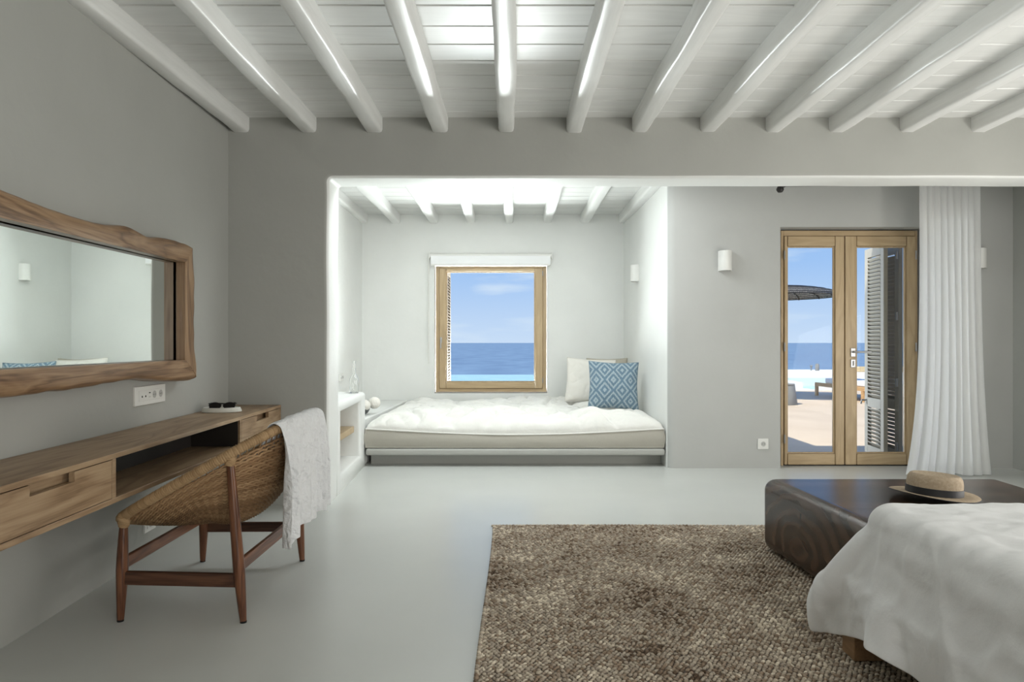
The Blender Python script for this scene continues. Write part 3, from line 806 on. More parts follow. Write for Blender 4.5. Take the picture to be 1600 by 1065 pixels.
bm = BM(); prism_z(bm, [(-1.755, 5.225), (-1.395, 5.225), (-1.415, 6.115), (-1.755, 6.115)], .338, .392)
obj('wood_shelf', bm, M['frame_oak'], niche, bevel=.003, label='oak shelf inside the niche')

# mattress
def daybed():
    t = thing('daybed_mattress', 'thick daybed mattress with crumpled off-white top and grey sides in the alcove', 'mattress', (0, 7.3, .165))
    nx, ny = 260, 170
    y0, y1 = 6.285, 8.32
    u = np.linspace(0, 1, nx); v = np.linspace(0, 1, ny)
    G = np.zeros((nx, ny, 3))
    def xL(y): return -1.345 + (y - 6.3) * .032
    def xR(y): return 1.395 - (y - 6.3) * .016
    def seam(uu, vv):
        z = .335 - .045 * math.sin(PI * min(1, max(0, uu * 1.02))) ** 1.2 if vv < .5 else .335
        z = .347 - .052 * math.sin(PI * uu) ** 1.1
        return z * (1 - vv) + .37 * vv
    for i in range(nx):
        for j in range(ny):
            # crowd samples at the border
            uu = .5 - .5 * math.cos(PI * u[i]) if True else u[i]
            uu = .35 * uu + .65 * u[i]; vv = .35 * (.5 - .5 * math.cos(PI * v[j])) + .65 * v[j]
            y = y0 + (y1 - y0) * vv; a, b = xL(y), xR(y); x = a + (b - a) * uu
            dx_ = min(uu, 1 - uu) * 2.7; dy_ = vv * 2.05; dyb = (1 - vv) * 2.05
            e1 = min(1, dx_ / .30); e2 = min(1, dy_ / .26); e3 = min(1, dyb / .22)
            f = (1 - (1 - e1) ** 2.4) ** .62 * (1 - (1 - e2) ** 2.4) ** .62 * (1 - (1 - e3) ** 2.4) ** .62
            s = seam(uu, vv)
            big = nz3(x * 2.1, y * 2.0, 1.3) * .065 + nz3(x * 5.2 + y, y * 3.0, 7) * .028
            rd = abs(nz3(x * 3.4 + y * 1.4 + 2, y * 3.6 - x, 3)); rd2 = abs(nz3(x * 8 - y * 3, y * 7, 5)); rd3 = abs(nz3(x * 16 + y * 6, y * 13, 8))
            wr = -.045 * (max(0, .25 - rd) / .25) ** 1.5 - .014 * (max(0, .22 - rd2) / .22) ** 1.5
            z = s + f * (.478 - s + big + wr) + (1 - f) * 0.006 * nz3(x * 12, y * 12, 2)
            # belly over the seam
            bul = .022 * math.sin(PI * min(1, f * 1.0)) if f < 1 else 0
            nxx = x + (-bul if uu < .5 else bul) * (e1 < 1); nyy = y + (-bul if vv < .5 else bul) * ((e2 < 1) or (e3 < 1))
            G[i, j] = (nxx, nyy, z)
    me = grid_mesh('top_cover', G)
    o = link_mesh('top_cover', me, M['linen'], t, smooth=True)
    # sides
    def ring(zf, inset=0.0):
        P = []
        def seg(a, b, n, fn):
            for k in range(n): P.append(fn(a + (b - a) * k / n))
        seg(0, 1, 90, lambda q: (xL(y0) + (xR(y0) - xL(y0)) * q, y0 + inset, zf(q, 0)))
        seg(0, 1, 50, lambda q: (xR(y0 + (y1 - y0) * q) - inset, y0 + (y1 - y0) * q, zf(1, q)))
        seg(1, 0, 90, lambda q: (xL(y1) + (xR(y1) - xL(y1)) * q, y1 - inset, zf(q, 1)))
        seg(1, 0, 50, lambda q: (xL(y0 + (y1 - y0) * q) + inset, y0 + (y1 - y0) * q, zf(0, q)))
        return P
    top = ring(lambda a, b: seam(a, b)); bot = ring(lambda a, b: .170)
    bm = BM(); rows = []
    for f in (0, .08, .25, .45, .65, .85, .95, 1):
        off = .016 * math.sin(PI * f)
        row = []
        for p, q in zip(top, bot):
            x = p[0] + (q[0] - p[0]) * f; y = p[1] + (q[1] - p[1]) * f; z = p[2] + (q[2] - p[2]) * f
            cx, cy = .02, 7.3
            ox_ = (-1 if x < cx else 1) * off if (abs(x - cx) > 1.28) else 0
            oy_ = (-1 if y < cy else 1) * off if (abs(y - cy) > .98) else 0
            w_ = .004 * nz3(x * 5, y * 5, z * 9)
            row.append(bm.verts.new((x + ox_, y + oy_ + w_ * (oy_ != 0), z)))
        rows.append(row)
    N = len(top)
    for a, b in zip(rows, rows[1:]):
        for k in range(N): bm.faces.new((a[k], a[(k + 1) % N], b[(k + 1) % N], b[k]))
    bm.faces.new(rows[-1])
    obj('side_band', bm, M['linen_grey'], t, smooth=True, label='grey linen side band', angle=80)
    bm = BM(); tube(bm, [Vector(p) + Vector((0, -.006 if p[1] < 6.4 else 0, .0)) for p in top], .0065, 6, closed=True); obj('piping', bm, M['linen'], t, smooth=True)
    bm = BM(); tube(bm, [Vector(p) + Vector((0, -.003 if p[1] < 6.4 else 0, .006)) for p in bot], .005, 6, closed=True); obj('piping', bm, M['linen_grey'], t, smooth=True)
    for xx in (xL(y0), xR(y0)):
        bm = BM(); tube(bm, [(xx, y0 - .004, .175), (xx + (.008 if xx > 0 else -.008), y0 - .012, .26), (xx, y0 - .004, .345)], .006, 6); obj('piping', bm, M['linen_grey'], t)
daybed()

# cushions
def cushion(name, label, w, h, th, mat, loc, tilt, turn, roll=0, seed=1, extra=None):
    n = 44
    def surf(sgn):
        G = np.zeros((n, n, 3))
        for i in range(n):
            for j in range(n):
                a = -1 + 2 * i / (n - 1); b = -1 + 2 * j / (n - 1)
                pin = 1 - .07 * (1 - abs(b) ** 1.6) * abs(a) ** 3
                pin2 = 1 - .07 * (1 - abs(a) ** 1.6) * abs(b) ** 3
                x = a * pin * w / 2; z = b * pin2 * h / 2
                f = max(0, (1 - abs(a) ** 2.2)) ** .55 * max(0, (1 - abs(b) ** 2.2)) ** .55
                sag = 1 - .18 * b
                y = sgn * th / 2 * f * sag
                y += sgn * f * (.012 * nz3(a * 1.8, b * 1.8, seed) + .006 * nz3(a * 4, b * 4, seed + 3)) 
                r_ = abs(nz3(a * 2.6 + b, b * 2.2 - a * .6, seed + 9)); y -= sgn * .012 * f * max(0, .2 - r_) / .2
                G[i, j] = (x, y, z)
        return G
    A = surf(-1); B = surf(1)
    meA = grid_mesh(name, A, uv=True)
    bm = bmesh.new(); bm.from_mesh(meA)
    meB = grid_mesh('t', B, uv=True); bm.from_mesh(meB)
    bmesh.ops.remove_doubles(bm, verts=bm.verts, dist=1e-4)
    bmesh.ops.recalc_face_normals(bm, faces=bm.faces)
    me = bpy.data.meshes.new(name); bm.to_mesh(me); bm.free()
    bpy.data.meshes.remove(meA); bpy.data.meshes.remove(meB)
    root = thing(name, label, 'cushion', loc)
    T = Matrix.Translation(Vector(loc)) @ Matrix.Rotation(turn, 4, 'Z') @ Matrix.Rotation(tilt, 4, 'X') @ Matrix.Rotation(roll, 4, 'Y') @ Matrix.Translation((0, 0, h / 2))
    me.transform(T)
    link_mesh('cover', me, mat, root, smooth=True)
    bm = BM(); pts = []
    for seq in ([(i, 0) for i in range(n)], [(n - 1, j) for j in range(1, n)], [(i, n - 1) for i in range(n - 2, -1, -1)], [(0, j) for j in range(n - 2, 0, -1)]):
        pts += [T @ Vector(A[i, j]) for i, j in seq]
    tube(bm, pts, .0035, 5, closed=True); obj('seam_edge', bm, mat, root, smooth=True)
    return root
cushion('linen_cushion', 'beige linen cushion behind the other two against the alcove corner', .50, .48, .15, M['linen_beige'], (1.14, 8.02, .485), -.20, .12, 0, 3)
cushion('white_cushion', 'off-white cushion leaning left of the blue patterned one', .55, .51, .17, M['cushion_white'], (.865, 7.66, .465), -.26, -.06, .06, 5)
cushion('blue_cushion', 'blue and white diamond-patterned cushion in front on the daybed', .52, .50, .17, M['ikat'], (1.045, 7.05, .452), -.22, -.05, .03, 8)

# roller blind
rb = thing('roller_blind', 'white roller blind rolled up above the alcove window', 'blind', (-.26, 8.37, 2.23))
D = 8.33
bm = BM(); tube(bm, [(X(671, D), D + .035, 2.205), (X(862, D), D + .035, 2.205)], .032, 20); obj('roller_tube', bm, M['white_plastic'], rb, smooth=True)
bm = BM(); box(bm, X(673, D), X(860, D), D + .004, D + .007, 2.095, 2.205); obj('cloth', bm, M['duvet'], rb)
bm = BM(); box(bm, X(673, D), X(860, D), D, D + .012, 2.080, 2.102); obj('bottom_bar', bm, M['white_plastic'], rb, bevel=.003)
for px in (670, 862):
    bm = BM(); box(bm, X(px, D), X(px + 1.2, D), D, BW, 2.165, 2.243); obj('bracket', bm, M['white_plastic'], rb, bevel=.002)
bm = BM(); xx = X(669, D)
tube(bm, [(xx, D + .015, 2.2), (xx - .002, D + .015, 1.6), (xx, D + .015, .90), (xx + .004, D + .03, .885), (xx + .004, D + .045, .90), (xx + .002, D + .045, 2.2)], .004, 6)
obj('pull_chain', bm, M['white_plastic'], rb)

# wall lamps: half cylinders
def sconce(label, c, nrm, w=.12, h=.18, dep=.085):
    """c: centre on the wall, nrm: unit vector off the wall in xy"""
    nr = Vector((*nrm, 0)).normalized(); t = Vector((-nr.y, nr.x, 0)); c = Vector(c)
    r = thing('wall_lamp', label, 'lamp', tuple(c), 'white half-cylinder wall lamps')
    bm = BM(); n = 18
    ro = []; 
    for zz in (-h / 2, h / 2):
        ro.append([bm.verts.new(c + t * (w / 2 * math.cos(a)) + nr * (dep * math.sin(a)) + Vector((0, 0, zz))) for a in np.linspace(0, PI, n)])
        ro.append([bm.verts.new(c + t * ((w / 2 - .008) * math.cos(a)) + nr * ((dep - .008) * math.sin(a)) + Vector((0, 0, zz))) for a in np.linspace(0, PI, n)])
    o0, i0, o1, i1 = ro
    for k in range(n - 1):
        bm.faces.new((o0[k], o0[k + 1], o1[k + 1], o1[k])); bm.faces.new((i0[k], i1[k], i1[k + 1], i0[k + 1]))
        bm.faces.new((o0[k], i0[k], i0[k + 1], o0[k + 1])); bm.faces.new((o1[k], o1[k + 1], i1[k + 1], i1[k]))
    obj('lamp_shade', bm, M['white_plastic'], r, smooth=True, angle=50)
    bm = BM(); P = [c + t * (w * .4) , c - t * (w * .4), c - t * (w * .4) + nr * .012, c + t * (w * .4) + nr * .012]
    hexa(bm, [(p.x, p.y, c.z - h * .35) for p in P], [(p.x, p.y, c.z + h * .35) for p in P]); obj('back_plate', bm, M['white_plastic'], r)
    return r
sconce('white half-cylinder wall lamp on the grey wall left of the glazed door', (X(1135, 6.15), DW, 1.88), (0, -1))
sconce('white wall lamp peeking out from behind the right edge of the curtain', (X(1534, 6.15), DW, 1.90), (0, -1))
sconce('white wall lamp on the bright right wall of the alcove', (1.388 + .007, 7.55, 1.905), (-1, -.018))

# sockets
def plate(label, c, nrm, w, h, kind='single'):
    nr = Vector((*nrm, 0)).normalized(); t = Vector((-nr.y, nr.x, 0)); c = Vector(c)     # t: viewer's right... along wall
    r = thing('wall_socket', label, 'socket', tuple(c))
    def slab(name, cu, cz, ww, hh, d0, d1, mat, bev=.002):
        bm = BM(); o = c + t * cu
        P = [o - t * ww / 2 + nr * d0, o + t * ww / 2 + nr * d0, o + t * ww / 2 + nr * d1, o - t * ww / 2 + nr * d1]
        hexa(bm, [(p.x, p.y, c.z + cz - hh / 2) for p in P], [(p.x, p.y, c.z + cz + hh / 2) for p in P]); obj(name, bm, mat, r, bevel=bev)
    def disc(name, cu, cz, rad, d0, d1, mat, n=20):
        bm = BM(); o = c + t * cu + Vector((0, 0, cz))
        a = [o + (t * math.cos(q) + Vector((0, 0, 1)) * math.sin(q)) * rad + nr * d0 for q in np.linspace(0, 2 * PI, n, endpoint=False)]
        hexa(bm, a, [p + nr * (d1 - d0) for p in a]); obj(name, bm, mat, r)
    slab('cover_plate', 0, 0, w, h, -.002, .012, M['white_plastic'], .003)
    if kind == 'single':
        slab('insert', 0, 0, w * .62, h * .62, .011, .015, M['white_plastic'])
        disc('outlet', 0, 0, w * .235, .0145, .0156, M['grey_plastic'])
        for s in (-1, 1): disc('pin_hole', s * w * .10, 0, w * .03, .0155, .0162, M['black'], 8)
    else:
        slab('insert', 0, 0, w * .78, h * .56, .011, .015, M['white_plastic'])
        for u in (.10, .315):
            disc('outlet', u * w, 0, h * .20, .0145, .0158, M['grey_plastic'])
            for s in (-1, 1): disc('pin_hole', u * w + s * h * .09, 0, h * .022, .0156, .0164, M['black'], 8)
        for u in (-.30, -.19): disc('jack', u * w, -.004, h * .055, .0145, .016, M['black'], 10)
        slab('port', -.06 * w, .012, w * .05, h * .05, .0145, .016, M['black'], 0); slab('port', -.06 * w, -.010, w * .05, h * .04, .0145, .016, M['grey_plastic'], 0)
    return r
nl = Vector((1, .037, 0)).normalized()
plate('wide white multi-socket plate on the wall between mirror and desk', (wallx(3.655), 3.655, .862), (nl.x, nl.y), .33, .10, 'multi')
plate('single white socket low on the wall below the floating desk', (wallx(3.65), 3.65, .185), (nl.x, nl.y), .12, .10)
plate('single white socket near the floor left of the glazed door', (X(1192, DW), DW, Z(693, DW)), (0, -1), .095, .095)
plate('white socket plate on the alcove wall above the niche unit', (-1.80 - .045 * (7.2 - F2) / 3.34 + .001, 7.28, .77), (1, .012), .16, .085, 'multi')

# ================================================================== MIRROR
def mirror():
    def fX(y): return -(1.73 + .025 * y)           # front of frame
    def gX(y): return -(1.812 + .020 * y)           # glass
    def yz(px, py):
        s = (800 - px) / 1067; y = 1.73 / (s - .025); return y, 1.14 - (py - 535) * y / 1067
    to = [(0, 290), (37.6, 305), (75, 319.3), (112.7, 333.6), (150, 345.6), (180, 351.3), (199, 350.9), (212, 353), (225, 363.3), (240, 370.8), (259, 370), (278, 373.8), (300.5, 381), (306, 385.8)]
    bo = [(0, 623.6), (37.6, 620.6), (75, 613.8), (112.7, 610), (150, 604.8), (188, 597), (225, 591.6), (263, 595.4), (300.5, 595.4), (311.7, 591.3)]
    TO = [yz(*p) for p in to]; BO = [yz(*p) for p in bo]
    ti0, ti1 = yz(0, 340.8), yz(290.5, 409.5); bi0, bi1 = yz(0, 577.4), yz(290.5, 562)
    yl = 1.75
    TO = [(yl, 1.70), (2.0, 1.735), (2.2, 1.70)] + [p for p in TO if p[0] > 2.3]
    BO = [(yl + .01, .93), (2.1, .945)] + [p for p in BO if p[0] > 2.3]
    def at(L_, y):
        for (a, b), (c, d) in zip(L_, L_[1:]):
            if a <= y <= c: return b + (d - b) * (y - a) / (c - a)
        return L_[0][1] if y < L_[0][0] else L_[-1][1]
    ti = [(yl + .14, ti0[1]), ti1]; bi = [(yl + .14, bi0[1]), bi1]
    root = thing('mirror', 'long wall mirror in a live-edge reddish wood frame above the desk', 'mirror', (fX(3), 3, .93))
    def piece(name, outer, inner, n, mat, seed):
        bm = BM(); rows = []
        for k in range(n + 1):
            q = k / n
            o = outer(q); i = inner(q)
            row = []
            wv = .010 * nz3(q * 6, seed) 
            back = wallx(o[0]) + .004
            for (f, dep) in ((0, None), (0, .045), (.03, .018), (.10, .004), (.25, 0), (.6, 0), (.94, 0), (1, .004), (1, .055)):
                y = o[0] + (i[0] - o[0]) * f; z = o[1] + (i[1] - o[1]) * f
                x = (wallx(y) + .004) if dep is None else fX(y) - dep - wv * (1 - f) - .012 * (1 - f) ** 2
                row.append(bm.verts.new((x, y, z)))
            rows.append(row)
        for a, b in zip(rows, rows[1:]):
            for j in range(len(a) - 1): bm.faces.new((a[j], a[j + 1], b[j + 1], b[j]))
        bm.faces.new(rows[0]); bm.faces.new(rows[-1][::-1])
        return obj(name, bm, mat, root, smooth=True, angle=50)
    def lerp(A, B): return lambda q: (A[0] + (B[0] - A[0]) * q, A[1] + (B[1] - A[1]) * q)
    y0, y1 = TO[0][0], TO[-1][0]
    def smo(L_, y):
        return sum(at(L_, y + d_) * w_ for d_, w_ in ((-.03, .25), (0, .5), (.03, .25)))
    piece('top_board', lambda q: (y0 + (y1 - y0) * q, smo(TO, y0 + (y1 - y0) * q) + .004 * nz3(q * 25, 4)), lerp(ti[0], ti[1]), 110, M['slab'], 1)
    yb0, yb1 = BO[0][0], BO[-1][0]
    piece('bottom_board', lambda q: (yb0 + (yb1 - yb0) * q, smo(BO, yb0 + (yb1 - yb0) * q) + .004 * nz3(q * 25, 9)), lerp(bi[0], bi[1]), 110, M['slab'], 2)
    A, B = (y1, TO[-1][1]), (yb1, BO[-1][1])
    piece('side_board', lambda q: (A[0] + (B[0] - A[0]) * q + .008 * math.sin(q * 7), A[1] + (B[1] - A[1]) * q), lerp(ti[1], bi[1]), 30, M['slab_z'], 3)
    piece('side_board', lambda q: (yl + .01 * math.sin(q * 9), TO[0][1] + (BO[0][1] - TO[0][1]) * q), lerp(ti[0], bi[0]), 30, M['slab_z'], 4)
    bm = BM(); pts = [(ti[0][0] - .01, bi[0][1] - .02), (ti1[0] + .015, bi1[1] - .02), (ti1[0] + .015, max(ti0[1], ti1[1]) + .03), (ti[0][0] - .01, max(ti0[1], ti1[1]) + .03)]
    P = [(gX(y), y, z) for y, z in pts]
    hexa(bm, P, [(x - .006, y, z) for x, y, z in P]); obj('mirror_glass', bm, M['mirror'], root)
mirror()

# ================================================================== FLOATING DESK
def desk():
    def fXd(y): return -(1.487 + .027 * y)
    y0, y1 = 1.93, F1 - .004; zt, zb_, t = .706, .510, .021
    root = thing('floating_desk', 'long wall-hung oak desk with two drawers and an open middle', 'desk', (-1.75, 3.3, zb_))
    def pris(name, ya, yb, za, zc, front=0.0, back=None, mat='oak', bev=.002, parent=None):
        bm = BM()
        xb = (lambda y: wallx(y) + .003) if back is None else back
        prism_z(bm, [(xb(ya), ya), (fXd(ya) + front, ya), (fXd(yb) + front, yb), (xb(yb), yb)], za, zc)
        return obj(name, bm, M[mat], parent or root, bevel=bev)
    pris('desktop', y0, y1, zt - t, zt); pris('bottom_board', y0, y1, zb_, zb_ + t)
    pris('back_board', y0 + .02, y1 - .02, zb_ + t, zt - t, front=-.30)
    pris('shade_sheet', 2.692, 4.003, zb_ + t + .001, zt - t - .001, front=-.285, back=lambda y: fXd(y) - .298, mat='shade_sheet')  # dark sheets added inside the open middle to stand for its shade
    pris('shade_sheet', 3.998, 4.0045, zb_ + t + .001, zt - t - .001, front=-.012, mat='shade_sheet', bev=0)
    pris('shade_sheet', 2.692, 4.003, zt - t - .004, zt - t + .0005, front=-.012, mat='shade_sheet', bev=0)
    for a, b in ((y0, y0 + .025), (2.665, 2.69), (4.005, 4.03), (y1 - .025, y1)):
        pris('divider', a, b, zb_ + t, zt - t)
    for a, b, s0_, s1_ in ((y0 + .03, 2.660, 2.19, 2.425), (4.035, y1 - .030, 4.29, 4.515)):
        dr = bpy.data.objects.new('drawer', None); COL.objects.link(dr); dr.location = (fXd(a), (a + b) / 2, .53); dr.parent = root
        dr.matrix_parent_inverse = Matrix.Translation(-Vector(root.location))
        bk = lambda y: fXd(y) - .022
        z0_, z1_ = zb_ + t + .003, zt - t - .003
        cut = .036
        bm = BM()
        pts = [(a, z0_), (b, z0_), (b, z1_), (s1_, z1_), (s1_, z1_ - cut), (s0_, z1_ - cut), (s0_, z1_), (a, z1_)]
        F = [bm.verts.new((fXd(y) - .001, y, z)) for y, z in pts]; Bk = [bm.verts.new((fXd(y) - .022, y, z)) for y, z in pts]
        for q in ((0, 1, 4, 5), (1, 2, 3, 4), (0, 5, 6, 7)):
            bm.faces.new([F[i] for i in q]); bm.faces.new([Bk[i] for i in q][::-1])
        for i in range(8): bm.faces.new((F[i], Bk[i], Bk[(i + 1) % 8], F[(i + 1) % 8]))
        setp_ = obj('drawer_front', bm, M['oak'], dr)
        bm = BM(); 
        for (p, q, e0, e1, za) in ((a + .01, b - .01, .023, .037, z1_ - cut * .5),):
            prism_z(bm, [(fXd(p) - e1 - .02, p), (fXd(p) - e0 - .02, p), (fXd(q) - e0 - .02, q), (fXd(q) - e1 - .02, q)], z0_, z1_ - .002)
        obj('drawer_box', bm, M['oak'], dr)
desk()

# tray and sunglasses
tr = thing('oval_tray', 'small oval stone tray holding sunglasses on the desk', 'tray', (-1.83, 4.27, .706))
bm = BM(); lathe(bm, [(0, 0), (.93, 0), (1, .004), (.99, .012), (.93, .028), (.90, .031), (.87, .028), (.85, .010), (0, .008)], (0, 0, 0), 48, .118, .075)
T = Matrix.Translation((-1.815, 4.27, .706)) @ Matrix.Rotation(.18, 4, 'Z'); bmesh.ops.transform(bm, matrix=T, verts=bm.verts)
obj('dish', bm, M['ceramic'], tr, smooth=True, angle=60)
sg = thing('sunglasses', 'black sunglasses lying in the oval tray', 'sunglasses', (-1.815, 4.27, .716))
T = Matrix.Translation((-1.805, 4.25, .744)) @ Matrix.Rotation(.15, 4, 'Z') @ Matrix.Rotation(-.3, 4, 'X') @ Matrix.Scale(1.2, 4)
for s in (-1, 1):
    bm = BM(); n = 20
    pl = [(s * (.036 + .027 * math.cos(a) * (1.1 if math.sin(a) > 0 else .9)), 0, .021 * math.sin(a) * (0.9 if math.sin(a) > 0 else 1)) for a in np.linspace(0, 2 * PI, n, endpoint=False)]
    hexa(bm, [(x, -.002, z) for x, y, z in pl], [(x, .002, z) for x, y, z in pl]); bmesh.ops.transform(bm, matrix=T, verts=bm.verts)
    obj('lens', bm, M['black'], sg, label='dark tinted lens')
    bm = BM(); tube(bm, [(x * 1.0, 0, z) for x, y, z in pl], .0035, 6, closed=True)
    bmesh.ops.transform(bm, matrix=T, verts=bm.verts); obj('rim', bm, M['black'], sg, smooth=True)
    bm = BM(); tube(bm, [(s * .062, 0, .012), (s * .068, .005, .016), (s * .06, .018, .022), (-s * .03, .026 + .004 * s, .018)], .003, 6)
    bmesh.ops.transform(bm, matrix=T, verts=bm.verts); obj('temple_arm', bm, M['black'], sg, smooth=True)
bm = BM(); tube(bm, [(-.012, 0, .010), (0, 0, .014), (.012, 0, .010)], .003, 6); bmesh.ops.transform(bm, matrix=T, verts=bm.verts); obj('bridge', bm, M['black'], sg)

# ================================================================== RATTAN CHAIR
def chair():
    root = thing('rattan_chair', 'round rattan basket chair with dark wooden legs at the desk', 'chair', (-1.35, 3.17, 0))
    cx, cy, a_, b_, ex = -1.325, 3.17, .365, .435, 2.9
    def rz(x): return .690 + .575 * (x + 1.14)
    def rim(t, f=1.0):
        c, s = math.cos(t), math.sin(t)
        r = (abs(c) ** ex + abs(s) ** ex) ** (-1 / ex)
        return Vector((cx + a_ * f * r * c, cy + b_ * f * r * s, rz(cx + a_ * f * r * c)))
    N = 240
    ts = np.linspace(0, 2 * PI, N, endpoint=False)
    bm = BM(); tube(bm, [rim(t) for t in ts], .019, 10, closed=True); obj('rim', bm, M['rattan_wrap'], root, smooth=True)
    # wrapping cane: one flat turn beside another, every turn an island of its own
    V = []; Fc = []; K_ = 330; m = 10
    for k in range(K_):
        t = 2 * PI * (k + .5) / K_; p = rim(t); d = (rim(t + .01) - rim(t - .01)).normalized()
        d = (d + Vector((0, 0, .12 * math.sin(k * 1.3)))).normalized()
        u = Vector((0, 0, 1)); u = (u - d * u.dot(d)).normalized(); v = d.cross(u); hw = .0041
        for q in range(m):
            o = u * math.cos(2 * PI * q / m) + v * math.sin(2 * PI * q / m)
            V += [p + o * .0195 - d * hw, p + o * (.0222 + .001 * random.random()), p + o * .0195 + d * hw]
        base = k * m * 3
        for q in range(m):
            r_ = (q + 1) % m
            for h in (0, 1): Fc.append((base + q * 3 + h, base + r_ * 3 + h, base + r_ * 3 + h + 1, base + q * 3 + h + 1))
    me = mesh_np('cane_wrapping', np.array([tuple(v) for v in V]), np.array(Fc))
    link_mesh('cane_wrapping', me, M['rattan_wrap'], root, True, kind='stuff')
    # bowl: f from 1 (rim) to 0 (bottom)
    bx0, by0, bz0 = -1.345, 3.17, .322
    def bowl(t, s):           # s in 0..1 : 0 rim, 1 bottom centre
        p = rim(t, .975)
        f = 1 - s
        rr = f
        x = bx0 + (p.x - bx0) * rr; y = by0 + (p.y - by0) * rr
        zr = p.z - .020
        back = max(0, math.cos(t)); 
        pw = 1.75 + 1.5 * back
        z = bz0 + (zr - bz0) * rr ** pw
        return Vector((x, y, z))
    # stakes (warps)
    V = []; Fc = []; ns = 96; mseg = 26
    def strand(P, rad, flat=1.0, closed=False):
        base = len(V); n_ = len(P); k_ = 4
        for i_, p in enumerate(P):
            if closed: d = (P[(i_ + 1) % n_] - P[i_ - 1])
            else: d = P[min(i_ + 1, n_ - 1)] - P[max(i_ - 1, 0)]
            d.normalize(); u = Vector((0, 0, 1)) if abs(d.z) < .9 else Vector((1, 0, 0)); u = (u - d * u.dot(d)).normalized(); v = d.cross(u)
            for q in range(k_): V.append(p + (u * math.cos(PI / 4 + q * PI / 2) + v * math.sin(PI / 4 + q * PI / 2)) * rad)
        for i_ in range(n_ if closed else n_ - 1):
            j_ = (i_ + 1) % n_
            for q in range(k_): Fc.append((base + i_ * k_ + q, base + i_ * k_ + (q + 1) % k_, base + j_ * k_ + (q + 1) % k_, base + j_ * k_ + q))
    for k in range(ns):
        t = 2 * PI * k / ns
        P = [bowl(t, q / mseg * .94) for q in range(mseg + 1)]
        P = [rim(t, 1.0) + Vector((0, 0, -.012))] + P
        strand(P, .0034)
    me = mesh_np('stake', np.array([tuple(v) for v in V]), np.array(Fc)); link_mesh('stakes', me, M['rattan'], root, True, kind='stuff')
    V.clear(); Fc.clear()
    rows = 62; steps = ns * 2
    for r_ in range(rows):
        s = .022 + (.90 - .022) * (r_ / (rows - 1)) 
        P = []
        for k in range(steps):
            t = 2 * PI * k / steps
            p = bowl(t, s); q = bowl(t, s + .01); w_ = bowl(t + .01, s)
            nrm = (q - p).cross(w_ - p)
            if nrm.length > 0: nrm.normalize()
            ph = 1 if ((k // 2 + r_) % 2 == 0) else -1
            amp = (.0030 + .0030 * ph) if k % 2 == 0 else -.0025
            P.append(p + nrm * amp + Vector((0, 0, .0012 * nz3(k * .7, r_ * 1.3))))
        rad = .0062 if r_ < 40 else .0050
        strand(P, rad, closed=True)
    me = mesh_np('weavers', np.array([tuple(v) for v in V]), np.array(Fc)); link_mesh('weavers', me, M['rattan'], root, True, kind='stuff')
    # inner lining so daylight does not come through the tightly woven bowl
    G = np.zeros((97, 24, 3))
    for i in range(97):
        for j in range(24): G[i, j] = bowl(2 * PI * i / 96, .05 + .95 * j / 23) + Vector((0, 0, .002))
    link_mesh('seat', grid_mesh('seat', G), M['rattan'], root, True)
    # legs
    legs = [((-1.603, 2.795), (-1.592, 2.80)), ((-1.095, 2.783), (-1.145, 2.770)), ((-1.611, 3.556), (-1.592, 3.54)), ((-1.096, 3.566), (-1.145, 3.57))]
    for (f, tp) in legs:
        zt = rz(tp[0]) - .012
        P = []; Rr = []
        for q in np.linspace(0, 1, 15):
            P.append((f[0] + (tp[0] - f[0]) * q, f[1] + (tp[1] - f[1]) * q, zt * q)); 
            z = zt * q
            Rr.append(.0125 + (.0235 - .0125) * min(1, z / .20) ** .8 if z < .2 else .0235 - .009 * ((z - .2) / (zt - .2)) ** 1.5)
        bm = BM(); tube(bm, P, Rr, 16); lg = obj('leg', bm, M['teak'], root, smooth=True)
        bm = BM(); tube(bm, [(f[0], f[1], 0), (f[0], f[1], .008)], .0135, 12); obj('foot_pad', bm, M['black'], lg)
        # cane binding at the joint
        bm = BM()
        c = Vector((tp[0], tp[1], zt)); 
        for k in range(8):
            zz = zt - .030 + k * .0055
            tube(bm, [(tp[0] + (.018 + .001 * k) * math.cos(q), tp[1] + (.018 + .001 * k) * math.sin(q), zz + .002 * math.sin(q * 2 + k)) for q in np.linspace(0, 2 * PI, 14, endpoint=False)], .0036, 5, closed=True)
        lathe(bm, [(.017, -.03), (.019, -.01), (.026, .012), (.018, .026), (0, .03)], (tp[0], tp[1], zt), 14)
        obj('binding', bm, M['rattan_wrap'], root, smooth=True)
    def bar(name, p, q, h, w, mat):
        p, q = Vector(p), Vector(q); d = (q - p).normalized(); s = d.cross(Vector((0, 0, 1))).normalized()
        bm = BM(); P = [p - s * w / 2, q - s * w / 2, q + s * w / 2, p + s * w / 2]
        hexa(bm, [(v.x, v.y, v.z - h / 2) for v in P], [(v.x, v.y, v.z + h / 2) for v in P]); obj(name, bm, mat, root, bevel=.005)
    bar('stretcher', (-1.601, 2.797, .178), (-1.107, 2.783, .172), .056, .022, M['teak_x'])
    bar('stretcher', (-1.606, 3.556, .180), (-1.110, 3.566, .180), .050, .022, M['teak_x'])
    bar('stretcher', (-1.602, 2.80, .232), (-1.608, 3.55, .232), .050, .022, M['teak_y'])
    bar('stretcher', (-1.110, 2.79, .232), (-1.110, 3.56, .232), .050, .022, M['teak_y'])
    # throw over the back
    nu, nv = 110, 90
    G = np.zeros((nu, nv, 3))
